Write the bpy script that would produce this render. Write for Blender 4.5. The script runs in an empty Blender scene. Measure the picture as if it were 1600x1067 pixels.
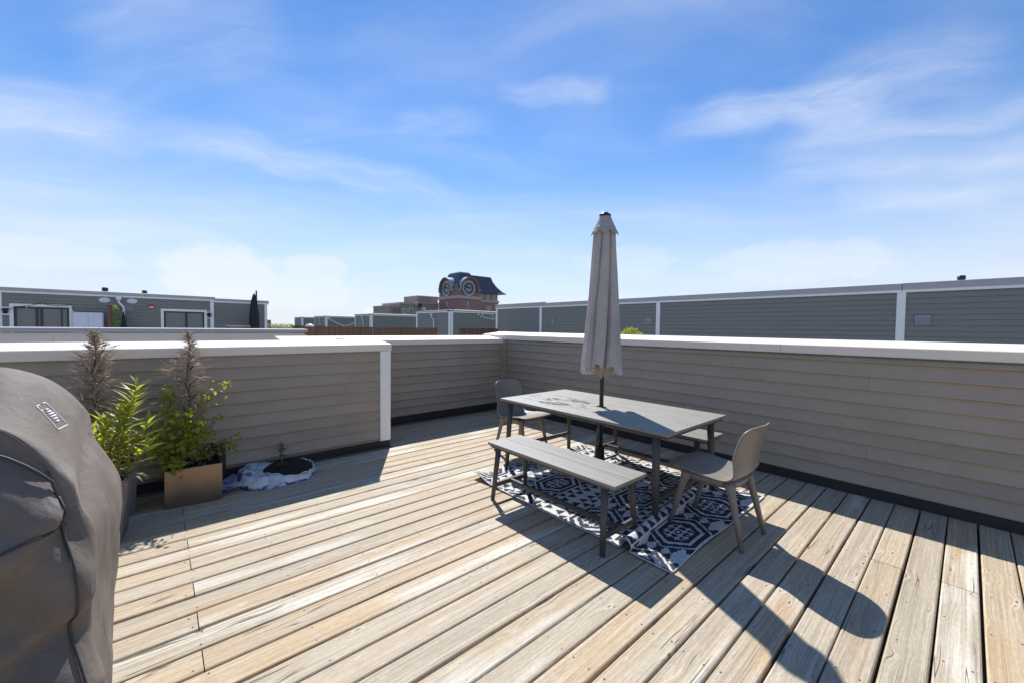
import bpy, math, random
from mathutils import Vector, Matrix, noise as mnoise
R = math.radians
random.seed(7)
sc = bpy.context.scene
col = sc.collection

# ------------------------------------------------------------------ camera
cam = bpy.data.cameras.new('camera'); co = bpy.data.objects.new('camera', cam); col.objects.link(co)
PIT, YAW, ROLL = .0332, .849, .0122
cp, sp, cr, sr = math.cos(PIT), math.sin(PIT), math.cos(ROLL), math.sin(ROLL)
rt = Vector((math.sin(YAW), -math.cos(YAW), 0)); fw = Vector((math.cos(YAW), math.sin(YAW), 0)); up = Vector((0, 0, 1))
zf = fw*cp - up*sp; yd = -(up*cp + fw*sp)
cx = rt*cr - yd*sr; cy = -(rt*sr + yd*cr); cz = -zf
co.matrix_world = Matrix(((cx.x, cy.x, cz.x, 0), (cx.y, cy.y, cz.y, 0), (cx.z, cy.z, cz.z, 1.36), (0, 0, 0, 1)))
cam.sensor_width = 36; cam.lens = 627.9/1600*36
cam.clip_start = .05; cam.clip_end = 20000
sc.camera = co

# ------------------------------------------------------------------ sun, sky, exposure
SUN_EL, SUN_ROT = R(47.3), R(29.9)          # sun stands beyond the table, a little to the left
sd = Vector((math.cos(SUN_EL)*math.sin(SUN_ROT), math.cos(SUN_EL)*math.cos(SUN_ROT), math.sin(SUN_EL)))
sl = bpy.data.lights.new('sun', 'SUN'); sl.energy = 2.62; sl.angle = R(.53); sl.color = (1, .985, .955)
so = bpy.data.objects.new('sun', sl); col.objects.link(so)
so.rotation_euler = sd.to_track_quat('Z', 'Y').to_euler(); so.location = (3, 6, 12)
sc.view_settings.view_transform = 'Standard'; sc.view_settings.look = 'None'
sc.view_settings.exposure = 1.3; sc.view_settings.gamma = 1
sc.view_settings.use_curve_mapping = False
w = bpy.data.worlds.new('World'); sc.world = w; w.use_nodes = True
nt = w.node_tree; nt.nodes.clear()

class NT:
    """tiny helper for wiring nodes"""
    def __init__(s, t): s.t = t
    def n(s, typ, ins=None, **kw):
        nd = s.t.nodes.new(typ)
        for k, v in kw.items(): setattr(nd, k, v)
        for k, v in (ins or {}).items(): s.put(nd.inputs[k], v)
        return nd
    def put(s, sock, v):
        if isinstance(v, bpy.types.NodeSocket): s.t.links.new(v, sock)
        else:
            if isinstance(v, (tuple, list)) and sock.type == 'RGBA' and len(v) == 3: v = (*v, 1)
            sock.default_value = v
    def m(s, op, a, b=None, c=None, clamp=False):
        nd = s.n('ShaderNodeMath', operation=op); nd.use_clamp = clamp
        s.put(nd.inputs[0], a)
        if b is not None: s.put(nd.inputs[1], b)
        if c is not None: s.put(nd.inputs[2], c)
        return nd.outputs[0]
    def vm(s, op, a, b=None):
        nd = s.n('ShaderNodeVectorMath', operation=op); s.put(nd.inputs[0], a)
        if b is not None: s.put(nd.inputs['Scale'] if op == 'SCALE' else nd.inputs[1], b)
        return nd.outputs['Value'] if op in ('DOT_PRODUCT', 'LENGTH', 'DISTANCE') else nd.outputs[0]
    def mr(s, v, a, b, c=0., d=1., smooth=True):
        nd = s.n('ShaderNodeMapRange', interpolation_type='SMOOTHSTEP' if smooth else 'LINEAR')
        for k, x in zip(('Value', 'From Min', 'From Max', 'To Min', 'To Max'), (v, a, b, c, d)): s.put(nd.inputs[k], x)
        return nd.outputs[0]
    def mix(s, f, a, b, mode='MIX'):
        nd = s.n('ShaderNodeMix', data_type='RGBA', blend_type=mode); nd.clamp_factor = True
        s.put(nd.inputs[0], f); s.put(nd.inputs[6], a); s.put(nd.inputs[7], b)
        return nd.outputs[2]
    def noise(s, vec, scale, detail=3., rough=.55, dist=0.):
        nd = s.n('ShaderNodeTexNoise', {'Scale': scale, 'Detail': detail, 'Roughness': rough, 'Distortion': dist})
        s.put(nd.inputs['Vector'], vec); return nd.outputs[0]
    def vmul(s, v, k): return s.vm('MULTIPLY', v, k)

g = NT(nt)
sky = g.n('ShaderNodeTexSky', sky_type='NISHITA'); sky.sun_disc = False
sky.sun_elevation = SUN_EL; sky.sun_rotation = SUN_ROT; sky.altitude = 100
sky.air_density = 1.05; sky.dust_density = 0.; sky.ozone_density = 4.
dirv = g.vm('NORMALIZE', g.n('ShaderNodeTexCoord').outputs['Generated'])
sep = g.n('ShaderNodeSeparateXYZ', {0: dirv}); dz = sep.outputs[2]
# thin high cloud: noise on the plane of the cloud deck, drawn out along the wind
den = g.m('ADD', g.m('MAXIMUM', dz, 0.), .12)
pl = g.n('ShaderNodeCombineXYZ', {0: g.m('DIVIDE', sep.outputs[0], den), 1: g.m('DIVIDE', sep.outputs[1], den)}).outputs[0]
def rot(v, a): return g.n('ShaderNodeVectorRotate', {'Vector': v, 'Angle': R(a)}, rotation_type='Z_AXIS').outputs[0]
warp = g.n('ShaderNodeTexNoise', {'Vector': pl, 'Scale': .9, 'Detail': 2.}).outputs[1]
plw = g.vm('ADD', pl, g.vmul(g.vm('SUBTRACT', warp, (.5, .5, .5)), (.9, .9, 0)))
n1 = g.noise(g.vmul(rot(plw, 38), (.42, 1.15, 1)), 1., 6., .56, .3)
n2 = g.noise(g.vmul(rot(plw, 60), (.5, 2.6, 1)), 1.6, 5., .6, .4)
cir = g.m('MULTIPLY', g.mr(n1, .40, .78), g.mr(n2, .2, .8, .45, 1.))
def camdir(px, py):
    v = zf + cx*((px-800)/627.9) - cy*((py-533.5)/627.9)
    return v.normalized()
def wisp(px, py, px2, py2, wid, amt, nz):
    """one streak of cirrus lying along the great circle through two sky directions"""
    a, b = camdir(px, py), camdir(px2, py2); mid = (a+b).normalized(); ax = (b-a).normalized(); nn = mid.cross(ax).normalized()
    L = (b-a).length/2
    wv = g.vm('ADD', dirv, g.vmul(g.vm('SUBTRACT', g.n('ShaderNodeTexNoise', {'Vector': g.vm('ADD', dirv, (px*.01, 0, 0)), 'Scale': 2.6, 'Detail': 3.}).outputs[1], (.5, .5, .5)), (.22, .22, .22)))
    u = g.m('DIVIDE', g.vm('DOT_PRODUCT', wv, tuple(ax)), L); u = g.m('SUBTRACT', u, mid.dot(ax)/L)
    v = g.m('DIVIDE', g.vm('DOT_PRODUCT', wv, tuple(nn)), wid)
    st = g.noise(g.n('ShaderNodeCombineXYZ', {0: g.m('MULTIPLY', g.vm('DOT_PRODUCT', wv, tuple(ax)), 5.), 1: g.m('MULTIPLY', g.vm('DOT_PRODUCT', wv, tuple(nn)), 26.), 2: px*.013}).outputs[0], 1., 5., .62, .4)
    e = g.m('MULTIPLY', g.mr(g.m('MULTIPLY', u, u), 0., 1.3, 1., 0.), g.m('POWER', g.mr(g.m('MULTIPLY', v, v), 0., 1.1, 1., 0.), 1.4))
    return g.m('MULTIPLY', g.m('MULTIPLY', e, g.mr(g.vm('DOT_PRODUCT', dirv, tuple(mid)), 0, .2)), g.m('MULTIPLY', g.mr(st, .25, .80, .25, .95), amt*.8))
tot = g.m('MULTIPLY', cir, .40)
for a in [(-60, 130, 230, 185, .075, .55), (60, 165, 720, 310, .045, .42), (1060, 192, 1400, 150, .05, .56), (1280, 165, 1640, 70, .085, .40),
          (1230, 240, 1680, 200, .075, .50), (1330, 268, 1700, 250, .05, .48), (770, 134, 930, 124, .028, .42), (600, 205, 760, 200, .04, .28), (-50, 365, 420, 380, .035, .32), (150, 70, 420, 30, .12, .26)]:
    tot = g.m('ADD', tot, wisp(*a, n2))
# small fair-weather cumulus low above the roofs
az = g.m('ARCTAN2', sep.outputs[1], sep.outputs[0])
q = g.n('ShaderNodeCombineXYZ', {0: g.m('MULTIPLY', az, 3.4), 1: g.m('MULTIPLY', dz, 8.5), 2: 4.3}).outputs[0]
cu = g.noise(q, 1.55, 6., .56, .15)
thr = g.mr(dz, .01, .20, .47, .86, False)
cum = g.m('MULTIPLY', g.mr(g.m('SUBTRACT', cu, thr), 0., .07), g.mr(dz, -.02, .03))
def puff(px, py, rx, ry, amt):
    c = camdir(px, py); a0 = math.atan2(c.y, c.x)
    u = g.m('DIVIDE', g.m('SUBTRACT', az, a0), rx); v = g.m('DIVIDE', g.m('SUBTRACT', dz, c.z), ry)
    rr = g.m('ADD', g.m('MULTIPLY', u, u), g.m('MULTIPLY', v, v))
    ed = g.noise(g.n('ShaderNodeCombineXYZ', {0: g.m('MULTIPLY', az, 14.), 1: g.m('MULTIPLY', dz, 18.)}).outputs[0], 1.3, 5., .62)
    return g.m('MULTIPLY', g.mr(g.m('ADD', rr, g.m('MULTIPLY', g.m('SUBTRACT', ed, .5), 1.9)), .45, 1.05, 1., 0.), amt)
for a in [(345, 425, .115, .065, .75), (495, 420, .07, .035, .5), (450, 455, .15, .05, .5), (70, 395, .10, .03, .35), (1240, 410, .17, .05, .42), (980, 410, .13, .04, .3)]:
    cum = g.m('MAXIMUM', cum, puff(*a))
cloudc = (5.6, 5.75, 6.1)
hz = g.mr(dz, -.02, .43, .88, 0.)
skc = g.n('ShaderNodeHueSaturation', {'Hue': .505, 'Saturation': 1.18, 'Value': .88, 'Color': sky.outputs[0]}).outputs[0]
c1 = g.mix(hz, skc, (4.25, 4.6, 5.4))
c2 = g.mix(g.m('MINIMUM', tot, .8), c1, cloudc)
c3 = g.mix(g.m('MULTIPLY', cum, .52), c2, (5.9, 5.95, 6.2))
bg = g.n('ShaderNodeBackground', {'Color': c3, 'Strength': .070})
g.put(g.n('ShaderNodeOutputWorld').inputs[0], bg.outputs[0])

# ------------------------------------------------------------------ mesh helpers
class MB:
    def __init__(s): s.v = []; s.f = []; s.m = []; s.sm = []
    def face(s, idx, m=0, sm=False): s.f.append(tuple(idx)); s.m.append(m); s.sm.append(sm)
    def box(s, a, b, m=0):
        x0, y0, z0 = a; x1, y1, z1 = b; k = len(s.v)
        s.v += [(x0,y0,z0),(x1,y0,z0),(x1,y1,z0),(x0,y1,z0),(x0,y0,z1),(x1,y0,z1),(x1,y1,z1),(x0,y1,z1)]
        for q in ((0,3,2,1),(4,5,6,7),(0,1,5,4),(1,2,6,5),(2,3,7,6),(3,0,4,7)): s.face([k+i for i in q], m)
        return s
    def cbox(s, a, b, c=.004, m=0):
        """box with all twelve edges chamfered"""
        x0, y0, z0 = a; x1, y1, z1 = b; k = len(s.v); ctr = [(p+q)/2 for p, q in zip(a, b)]
        idx = {}
        for sx in (0, 1):
            for sy in (0, 1):
                for sz in (0, 1):
                    p = [(x0, x1)[sx], (y0, y1)[sy], (z0, z1)[sz]]; sg = [1 if t == 0 else -1 for t in (sx, sy, sz)]
                    for ax in range(3):
                        q = [p[i] + (0 if i == ax else sg[i]*c) for i in range(3)]
                        idx[sx, sy, sz, ax] = len(s.v); s.v.append(tuple(q))
        def put(l):
            P = [Vector(s.v[i]) for i in l]; n = (P[1]-P[0]).cross(P[2]-P[0]); mid = sum(P, Vector())/len(P)
            if n.dot(mid-Vector(ctr)) < 0: l = l[::-1]
            s.face(l, m)
        for ax in range(3):
            o = [i for i in range(3) if i != ax]
            for t in (0, 1):
                l = []
                for a1, b1 in ((0,0),(1,0),(1,1),(0,1)):
                    k3 = [0,0,0]; k3[ax] = t; k3[o[0]] = a1; k3[o[1]] = b1; l.append(idx[(*k3, ax)])
                put(l)
            for a1 in (0, 1):
                for b1 in (0, 1):
                    k3 = [0,0,0]; k3[o[0]] = a1; k3[o[1]] = b1; k4 = k3[:]; k4[ax] = 1
                    put([idx[(*k3, o[0])], idx[(*k4, o[0])], idx[(*k4, o[1])], idx[(*k3, o[1])]])
        for sx in (0,1):
            for sy in (0,1):
                for sz in (0,1): put([idx[sx,sy,sz,i] for i in range(3)])
        return s
    def tube(s, pts, r, n=8, m=0, caps=True, sm=True, flat=1.):
        pts = [Vector(p) for p in pts]; rr = r if isinstance(r, (list, tuple)) else [r]*len(pts); k = len(s.v); ref = None
        for i, p in enumerate(pts):
            t = (pts[min(i+1, len(pts)-1)] - pts[max(i-1, 0)]).normalized()
            if ref is None:
                ref = t.cross(Vector((0,0,1)) if abs(t.z) < .9 else Vector((1,0,0))).normalized()
            a = (ref - t*ref.dot(t)).normalized(); b = t.cross(a); ref = a
            for j in range(n):
                th = 2*math.pi*j/n; q = p + a*(rr[i]*math.cos(th)) + b*(rr[i]*flat*math.sin(th)); s.v.append(tuple(q))
        for i in range(len(pts)-1):
            for j in range(n):
                s.face([k+i*n+j, k+i*n+(j+1)%n, k+(i+1)*n+(j+1)%n, k+(i+1)*n+j], m, sm)
        if caps:
            s.face([k+j for j in range(n)][::-1], m); s.face([k+(len(pts)-1)*n+j for j in range(n)], m)
        return s
    def lathe(s, prof, n=20, c=(0,0,0), m=0, sm=True, sx=1., sy=1.):
        k = len(s.v)
        for r_, z in prof:
            for j in range(n):
                th = 2*math.pi*j/n; s.v.append((c[0]+r_*math.cos(th)*sx, c[1]+r_*math.sin(th)*sy, c[2]+z))
        for i in range(len(prof)-1):
            for j in range(n): s.face([k+i*n+j, k+i*n+(j+1)%n, k+(i+1)*n+(j+1)%n, k+(i+1)*n+j], m, sm)
        s.face([k+j for j in range(n)][::-1], m); s.face([k+(len(prof)-1)*n+j for j in range(n)], m)
        return s
    def sweep(s, prof, x0, x1, m=0, sm=False):
        """closed profile of (y, z) swept along x; profile runs counter-clockwise seen from +x"""
        k = len(s.v); n = len(prof)
        for x in (x0, x1): s.v += [(x, y, z) for y, z in prof]
        for j in range(n): s.face([k+j, k+(j+1)%n, k+n+(j+1)%n, k+n+j], m, sm)
        s.face([k+j for j in range(n)], m); s.face([k+n+j for j in range(n)][::-1], m)
        return s
    def prism(s, pts, z0, z1, m=0):
        k = len(s.v); n = len(pts)
        s.v += [(x, y, z0) for x, y in pts] + [(x, y, z1) for x, y in pts]
        for j in range(n): s.face([k+j, k+(j+1)%n, k+n+(j+1)%n, k+n+j], m)
        s.face([k+j for j in range(n)][::-1], m); s.face([k+n+j for j in range(n)], m)
        return s
    def grid(s, P, nx, ny, m=0, sm=True, closed=False):
        k = len(s.v); s.v += [tuple(p) for p in P]
        for j in range(ny-1):
            for i in range(nx if closed else nx-1):
                a = k+j*nx+i; b = k+j*nx+(i+1)%nx
                s.face([a, b, b+nx, a+nx], m, sm)
        return s
    def xf(s, M, k=0):
        s.v[k:] = [tuple(M @ Vector(p)) for p in s.v[k:]]; return s
    def mesh(s, name, mats):
        me = bpy.data.meshes.new(name); me.from_pydata(s.v, [], s.f)
        for mt in (mats if isinstance(mats, (list, tuple)) else [mats]): me.materials.append(mt)
        me.polygons.foreach_set('material_index', s.m); me.polygons.foreach_set('use_smooth', s.sm); me.update()
        return me
    def build(s, name, mats, parent=None, loc=(0,0,0), rz=0.):
        return put(name, s.mesh(name, mats), parent, loc, rz)
def put(name, data, parent=None, loc=(0,0,0), rz=0.):
    o = bpy.data.objects.new(name, data); col.objects.link(o); o.location = loc; o.rotation_euler = (0, 0, rz)
    if parent: o.parent = parent
    return o
def tag(o, label=None, cat=None, group=None, kind=None):
    for k, v in (('label', label), ('category', cat), ('group', group), ('kind', kind)):
        if v: o[k] = v
    return o
def thing(name, label, cat, loc=(0,0,0), rz=0., group=None): return tag(put(name, None, None, loc, rz), label, cat, group)
def copy_thing(root, loc, rz, label, group=None):
    r = root.copy(); col.objects.link(r); r.location = loc; r.rotation_euler = (0, 0, rz); r['label'] = label
    if group: r['group'] = group
    for ch in list(root.children):
        c = ch.copy(); col.objects.link(c); c.parent = r
        for gc in list(ch.children):
            d = gc.copy(); col.objects.link(d); d.parent = c
    return r

# ------------------------------------------------------------------ materials
def newmat(name):
    m = bpy.data.materials.new(name); m.use_nodes = True; t = m.node_tree; t.nodes.clear(); h = NT(t)
    b = h.n('ShaderNodeBsdfPrincipled'); h.put(h.n('ShaderNodeOutputMaterial').inputs[0], b.outputs[0])
    return m, h, b
def basic(name, c, rough=.6, var=.12, scale=6., metal=0., bump=0., bscale=60., spec=.5, coat=0., rnd=0.):
    m, h, b = newmat(name)
    tc = h.n('ShaderNodeTexCoord').outputs['Object']
    n = h.noise(tc, scale, 4., .6)
    k = h.mr(n, .25, .75, 1-var, 1+var, False)
    if rnd:
        k = h.m('MULTIPLY', k, h.mr(h.n('ShaderNodeObjectInfo').outputs['Random'], 0, 1, 1-rnd, 1+rnd, False))
    cc = h.vm('SCALE', tuple(c), None); h.put(cc.node.inputs['Scale'], k)
    h.put(b.inputs['Base Color'], cc); h.put(b.inputs['Roughness'], h.mr(n, .2, .8, max(rough-.08, .03), min(rough+.08, 1), False))
    b.inputs['Metallic'].default_value = metal; b.inputs['Specular IOR Level'].default_value = spec
    if bump:
        bp = h.n('ShaderNodeBump', {'Strength': bump, 'Distance': .002, 'Height': h.noise(tc, bscale, 3.)}); h.put(b.inputs['Normal'], bp.outputs[0])
    return m
M = {}
def m_siding():
    m, h, b = newmat('siding_grey'); tc = h.n('ShaderNodeTexCoord').outputs['Object']; oi = h.n('ShaderNodeObjectInfo').outputs['Random']
    v = h.vm('ADD', tc, h.n('ShaderNodeCombineXYZ', {0: h.m('MULTIPLY', oi, 40.)}).outputs[0])
    n = h.noise(v, 2.2, 4., .6); st = h.mr(h.noise(h.vmul(v, (9., 9., 1.2)), 1., 4., .7), .52, .75)
    c = h.mix(h.mr(n, .3, .7), (.325, .270, .204), (.372, .308, .238)); c = h.mix(h.m('MULTIPLY', st, .22), c, (.42, .38, .33))
    dk = h.mr(h.noise(h.vmul(v, (3., 3., 14.)), 1., 3., .6), .60, .74); c = h.mix(h.m('MULTIPLY', dk, .25), c, (.21, .18, .15))
    k = h.n('ShaderNodeVectorMath', {0: c}, operation='SCALE'); h.put(k.inputs['Scale'], h.mr(oi, 0, 1, .94, 1.06, False))
    h.put(b.inputs['Base Color'], k.outputs[0]); h.put(b.inputs['Roughness'], h.mr(n, .2, .8, .48, .62, False))
    bp = h.n('ShaderNodeBump', {'Strength': .25, 'Distance': .002, 'Height': h.noise(h.vmul(v, (6., 40., 90.)), 1., 4., .6)}); h.put(b.inputs['Normal'], bp.outputs[0]); return m
M['siding'] = m_siding()
M['siding_far'] = basic('siding_grey_far', (.235, .230, .200), .6, .05, 1.)
def m_coping():
    m, h, b = newmat('coping_beige'); tc = h.n('ShaderNodeTexCoord').outputs['Object']
    n = h.noise(tc, 1.6, 4., .6); d = h.mr(h.noise(h.vmul(tc, (14., 3., 2.)), 1., 5., .7), .55, .78); d2 = h.mr(h.noise(tc, 28., 4., .7), .62, .74)
    c = h.mix(n, (.76, .665, .55), (.83, .735, .62)); c = h.mix(h.m('MULTIPLY', d, .28), c, (.50, .42, .34)); c = h.mix(h.m('MULTIPLY', d2, .35), c, (.40, .34, .28))
    h.put(b.inputs['Base Color'], c); b.inputs['Roughness'].default_value = .5
    bp = h.n('ShaderNodeBump', {'Strength': .12, 'Distance': .01, 'Height': h.noise(h.vmul(tc, (2.5, 6., 6.)), 1., 3.)}); h.put(b.inputs['Normal'], bp.outputs[0]); return m
M['coping'] = m_coping()
M['coping_far'] = basic('coping_grey', (.44, .42, .41), .5, .05, 1.)
M['white'] = basic('white_trim', (.88, .85, .81), .45, .04, 3.)
M['black_membrane'] = basic('black_membrane', (.032, .027, .025), .65, .25, 5., bump=.3, bscale=30)
M['black_metal'] = basic('black_metal', (.03, .03, .034), .45, .15, 8.)
M['dark_frame'] = basic('dark_window_frame', (.028, .028, .032), .4, .1, 8.)
M['grey_vent'] = basic('grey_vent', (.28, .30, .33), .5, .05, 8.)
M['roof_mem'] = basic('roof_membrane', (.30, .30, .30), .85, .2, 1.5)
M['stucco'] = basic('building_wall', (.30, .26, .22), .85, .15, .6)
M['ground'] = basic('ground_mix', (.11, .12, .085), .95, .5, .02)
M['soil'] = basic('soil', (.022, .016, .012), .95, .5, 60., bump=1., bscale=110)
M['red'] = basic('red_plastic', (.5, .03, .03), .4)
M['fabric_black'] = basic('black_fabric', (.022, .022, .028), .8, .25, 8.)
M['timber'] = basic('timber_post', (.20, .105, .05), .7, .25, 12.)
M['white_panel'] = basic('white_panel', (.72, .72, .75), .4, .05, 2.)
M['bulb'] = basic('bulb_glass', (.85, .84, .8), .2, .05)
M['planter_grey'] = basic('planter_grey', (.135, .12, .125), .55, .15, 9., bump=.2)
M['planter_black'] = basic('planter_black', (.02, .019, .02), .5, .2, 9., bump=.2)
M['beige_block'] = basic('beige_masonry', (.34, .29, .225), .85, .12, .9)
M['stone'] = basic('pale_stone', (.50, .43, .41), .8, .1, 1.5)
M['slate'] = basic('slate_roof', (.075, .080, .095), .42, .35, 2.5)
M['lead'] = basic('lead_flashing', (.40, .41, .46), .35, .2, 1.2)
M['arch_dark'] = basic('arch_soffit', (.23, .19, .18), .7, .15, 2.)
M['clock_face'] = basic('clock_face', (.30, .34, .38), .4, .1, 2.)
M['clock_dark'] = basic('clock_dark', (.022, .03, .06), .4, .1)
M['clock_ring'] = basic('clock_ring', (.55, .47, .45), .6, .08)
M['furn'] = basic('dark_grey_frame', (.072, .064, .056), .5, .12, 14., bump=.15, bscale=160)
M['umb_pole'] = basic('umbrella_pole', (.028, .027, .029), .35, .1)
M['chair'] = basic('chair_composite', (.225, .190, .157), .42, .08, 25., bump=.12, bscale=220)

def m_brick():
    m, h, b = newmat('brick_red'); tc = h.n('ShaderNodeTexCoord').outputs['Object']
    n = h.noise(tc, 1.6, 5., .7); b.inputs['Roughness'].default_value = .85
    h.put(b.inputs['Base Color'], h.mix(n, (.29, .150, .135), (.42, .235, .21))); return m
M['brick'] = m_brick()
def m_fence():
    m, h, b = newmat('fence_wood'); tc = h.n('ShaderNodeTexCoord').outputs['Object']
    n = h.noise(h.vmul(tc, (9, 9, .8)), 1.2, 4., .6); b.inputs['Roughness'].default_value = .8
    h.put(b.inputs['Base Color'], h.mix(n, (.08, .042, .026), (.33, .18, .105))); return m
M['fence'] = m_fence()
def m_glass():
    m, h, b = newmat('window_glass'); tc = h.n('ShaderNodeTexCoord').outputs['Object']; oi = h.n('ShaderNodeObjectInfo').outputs['Random']
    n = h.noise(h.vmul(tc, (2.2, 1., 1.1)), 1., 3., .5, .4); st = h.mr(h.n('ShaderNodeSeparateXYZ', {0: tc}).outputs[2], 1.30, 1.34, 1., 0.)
    c = h.mix(h.mr(h.m('ADD', n, h.m('MULTIPLY', oi, .3)), .45, .75), (.035, .048, .042), (.34, .29, .21)); c = h.mix(h.m('MULTIPLY', st, .6), c, (.50, .52, .54))  # tan blotches: reflections and curtains painted into the glass colour; paler at the bottom
    h.put(b.inputs['Base Color'], c); b.inputs['Roughness'].default_value = .05
    b.inputs['Specular IOR Level'].default_value = .5; b.inputs['Coat Weight'].default_value = .1; b.inputs['Coat Roughness'].default_value = .02
    return m
M['glass'] = m_glass()

def m_deck():
    m, h, b = newmat('weathered_deck_board')
    oi = h.n('ShaderNodeObjectInfo').outputs['Random']
    tc = h.n('ShaderNodeTexCoord').outputs['Object']
    r2 = h.m('FRACT', h.m('MULTIPLY', oi, 37.17)); r3 = h.m('FRACT', h.m('MULTIPLY', oi, 91.7)); r4 = h.m('FRACT', h.m('MULTIPLY', oi, 213.3))
    off = h.n('ShaderNodeCombineXYZ', {0: h.m('MULTIPLY', oi, 61.), 1: h.m('MULTIPLY', r2, 23.), 2: h.m('MULTIPLY', r3, 9.)}).outputs[0]
    p = h.vm('ADD', tc, off)
    # knots bend the grain
    kv = h.n('ShaderNodeTexVoronoi', {'Vector': h.vmul(p, (3.6, 11., 0)), 'Scale': 1., 'Randomness': 1.}, feature='F1')
    kd = kv.outputs['Distance']
    kon = h.mr(h.n('ShaderNodeSeparateXYZ', {0: kv.outputs['Color']}).outputs[0], .30, .34)
    near = h.m('MULTIPLY', h.mr(kd, 0., .42, 1., 0.), kon)
    pw = h.vm('ADD', p, h.n('ShaderNodeCombineXYZ', {1: h.m('MULTIPLY', near, .022)}).outputs[0])
    wv = h.n('ShaderNodeTexNoise', {'Vector': h.vmul(p, (1.2, 3., 1)), 'Scale': 1., 'Detail': 2.}).outputs[0]
    pw = h.vm('ADD', pw, h.n('ShaderNodeCombineXYZ', {1: h.m('MULTIPLY', wv, .022)}).outputs[0])
    g1 = h.noise(h.vmul(pw, (.7, 72., 4)), 1., 6., .66)
    g2 = h.noise(h.vmul(pw, (2.2, 260., 4)), 1., 4., .65)
    blotch = h.noise(h.vmul(p, (1.5, 7., 1)), 1., 4., .6)
    grain = h.m('ADD', h.m('MULTIPLY', g1, .52), h.m('MULTIPLY', g2, .48))
    gm = h.mr(grain, .37, .62, 0., 1., False)
    tan = h.mix(gm, (.290, .215, .130), (.500, .402, .278))
    gry = h.mix(gm, (.262, .210, .145), (.47, .395, .295))
    ora = h.mix(gm, (.30, .195, .098), (.485, .345, .200))
    pal = h.mix(gm, (.37, .325, .245), (.60, .55, .455))
    c = h.mix(h.mr(h.m('ADD', blotch, h.m('MULTIPLY', h.m('SUBTRACT', r2, .5), .45)), .38, .66), tan, gry)
    c = h.mix(h.m('MULTIPLY', h.mr(h.m('ADD', h.noise(h.vmul(p, (1.1, 4., 3)), 1.3, 3.), h.m('MULTIPLY', h.m('SUBTRACT', r3, .5), .26)), .52, .74), .68), c, ora)
    c = h.mix(h.mr(h.m('ADD', h.noise(h.vmul(p, (.9, 5., 7)), 1.1, 3.), h.m('MULTIPLY', h.m('SUBTRACT', r4, .5), .34)), .60, .78), c, pal)
    # pale halo and dark heart of each knot
    c = h.mix(h.m('MULTIPLY', h.m('MULTIPLY', h.mr(kd, .06, .17, 1., 0.), kon), .5), c, (.56, .48, .37))
    rings = h.m('MULTIPLY', h.mr(h.m('SINE', h.m('MULTIPLY', kd, 190.)), 0., 1.), h.m('MULTIPLY', h.mr(kd, .03, .13, 1., 0.), kon))
    c = h.mix(h.m('MULTIPLY', rings, .35), c, (.27, .175, .095))
    c = h.mix(h.m('MULTIPLY', h.m('MULTIPLY', h.mr(kd, .040, .085, 1., 0.), kon), .88), c, (.13, .075, .040))
    # drying checks: long thin dark lines
    ck = h.noise(h.vmul(pw, (.55, 16., 2)), 1., 2., .5, .25)
    ckm = h.mr(h.noise(h.vmul(p, (1.6, 2.5, 3)), 1., 2.), .54, .60)
    crack = h.m('MULTIPLY', h.mr(h.m('ABSOLUTE', h.m('SUBTRACT', ck, .5)), .0, .011, 1., 0.), ckm)
    c = h.mix(h.m('MULTIPLY', crack, .85), c, (.05, .035, .024))
    ln = h.mr(h.noise(h.vmul(pw, (.45, 150., 6)), 1., 4., .7), .56, .68)
    c = h.mix(h.m('MULTIPLY', ln, .5), c, (.16, .115, .075))
    # dark mildew fleck
    fl = h.mr(h.noise(h.vmul(p, (16., 44., 5)), 1., 3., .7), .70, .76)
    c = h.mix(h.m('MULTIPLY', h.m('MULTIPLY', fl, h.mr(h.noise(p, 3.1, 2.), .52, .62)), .6), c, (.10, .078, .055))
    # silvered, washed-out fibres and pale scuffs
    sf = h.mr(h.noise(h.vmul(p, (7., 26., 8)), 1., 5., .75), .56, .70)
    c = h.mix(h.m('MULTIPLY', sf, .38), c, (.56, .50, .41))
    gz = h.mr(h.noise(h.vmul(p, (30., 90., 3)), 1., 3., .8), .3, .7, .86, 1.12, False)
    gs = h.n('ShaderNodeVectorMath', {0: c}, operation='SCALE'); h.put(gs.inputs['Scale'], gz); c = gs.outputs[0]
    k = h.m('MULTIPLY', h.mr(oi, 0, 1, 1.10, 1.25, False), 1.)
    sc_ = h.n('ShaderNodeVectorMath', {0: c}, operation='SCALE'); h.put(sc_.inputs['Scale'], k)
    h.put(b.inputs['Base Color'], sc_.outputs[0])
    b.inputs['Roughness'].default_value = .72; b.inputs['Specular IOR Level'].default_value = .3
    hh = h.m('SUBTRACT', grain, h.m('MULTIPLY', crack, 1.6))
    bp = h.n('ShaderNodeBump', {'Strength': .5, 'Distance': .0022, 'Height': hh}); h.put(b.inputs['Normal'], bp.outputs[0])
    return m
M['deck'] = m_deck()

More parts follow.
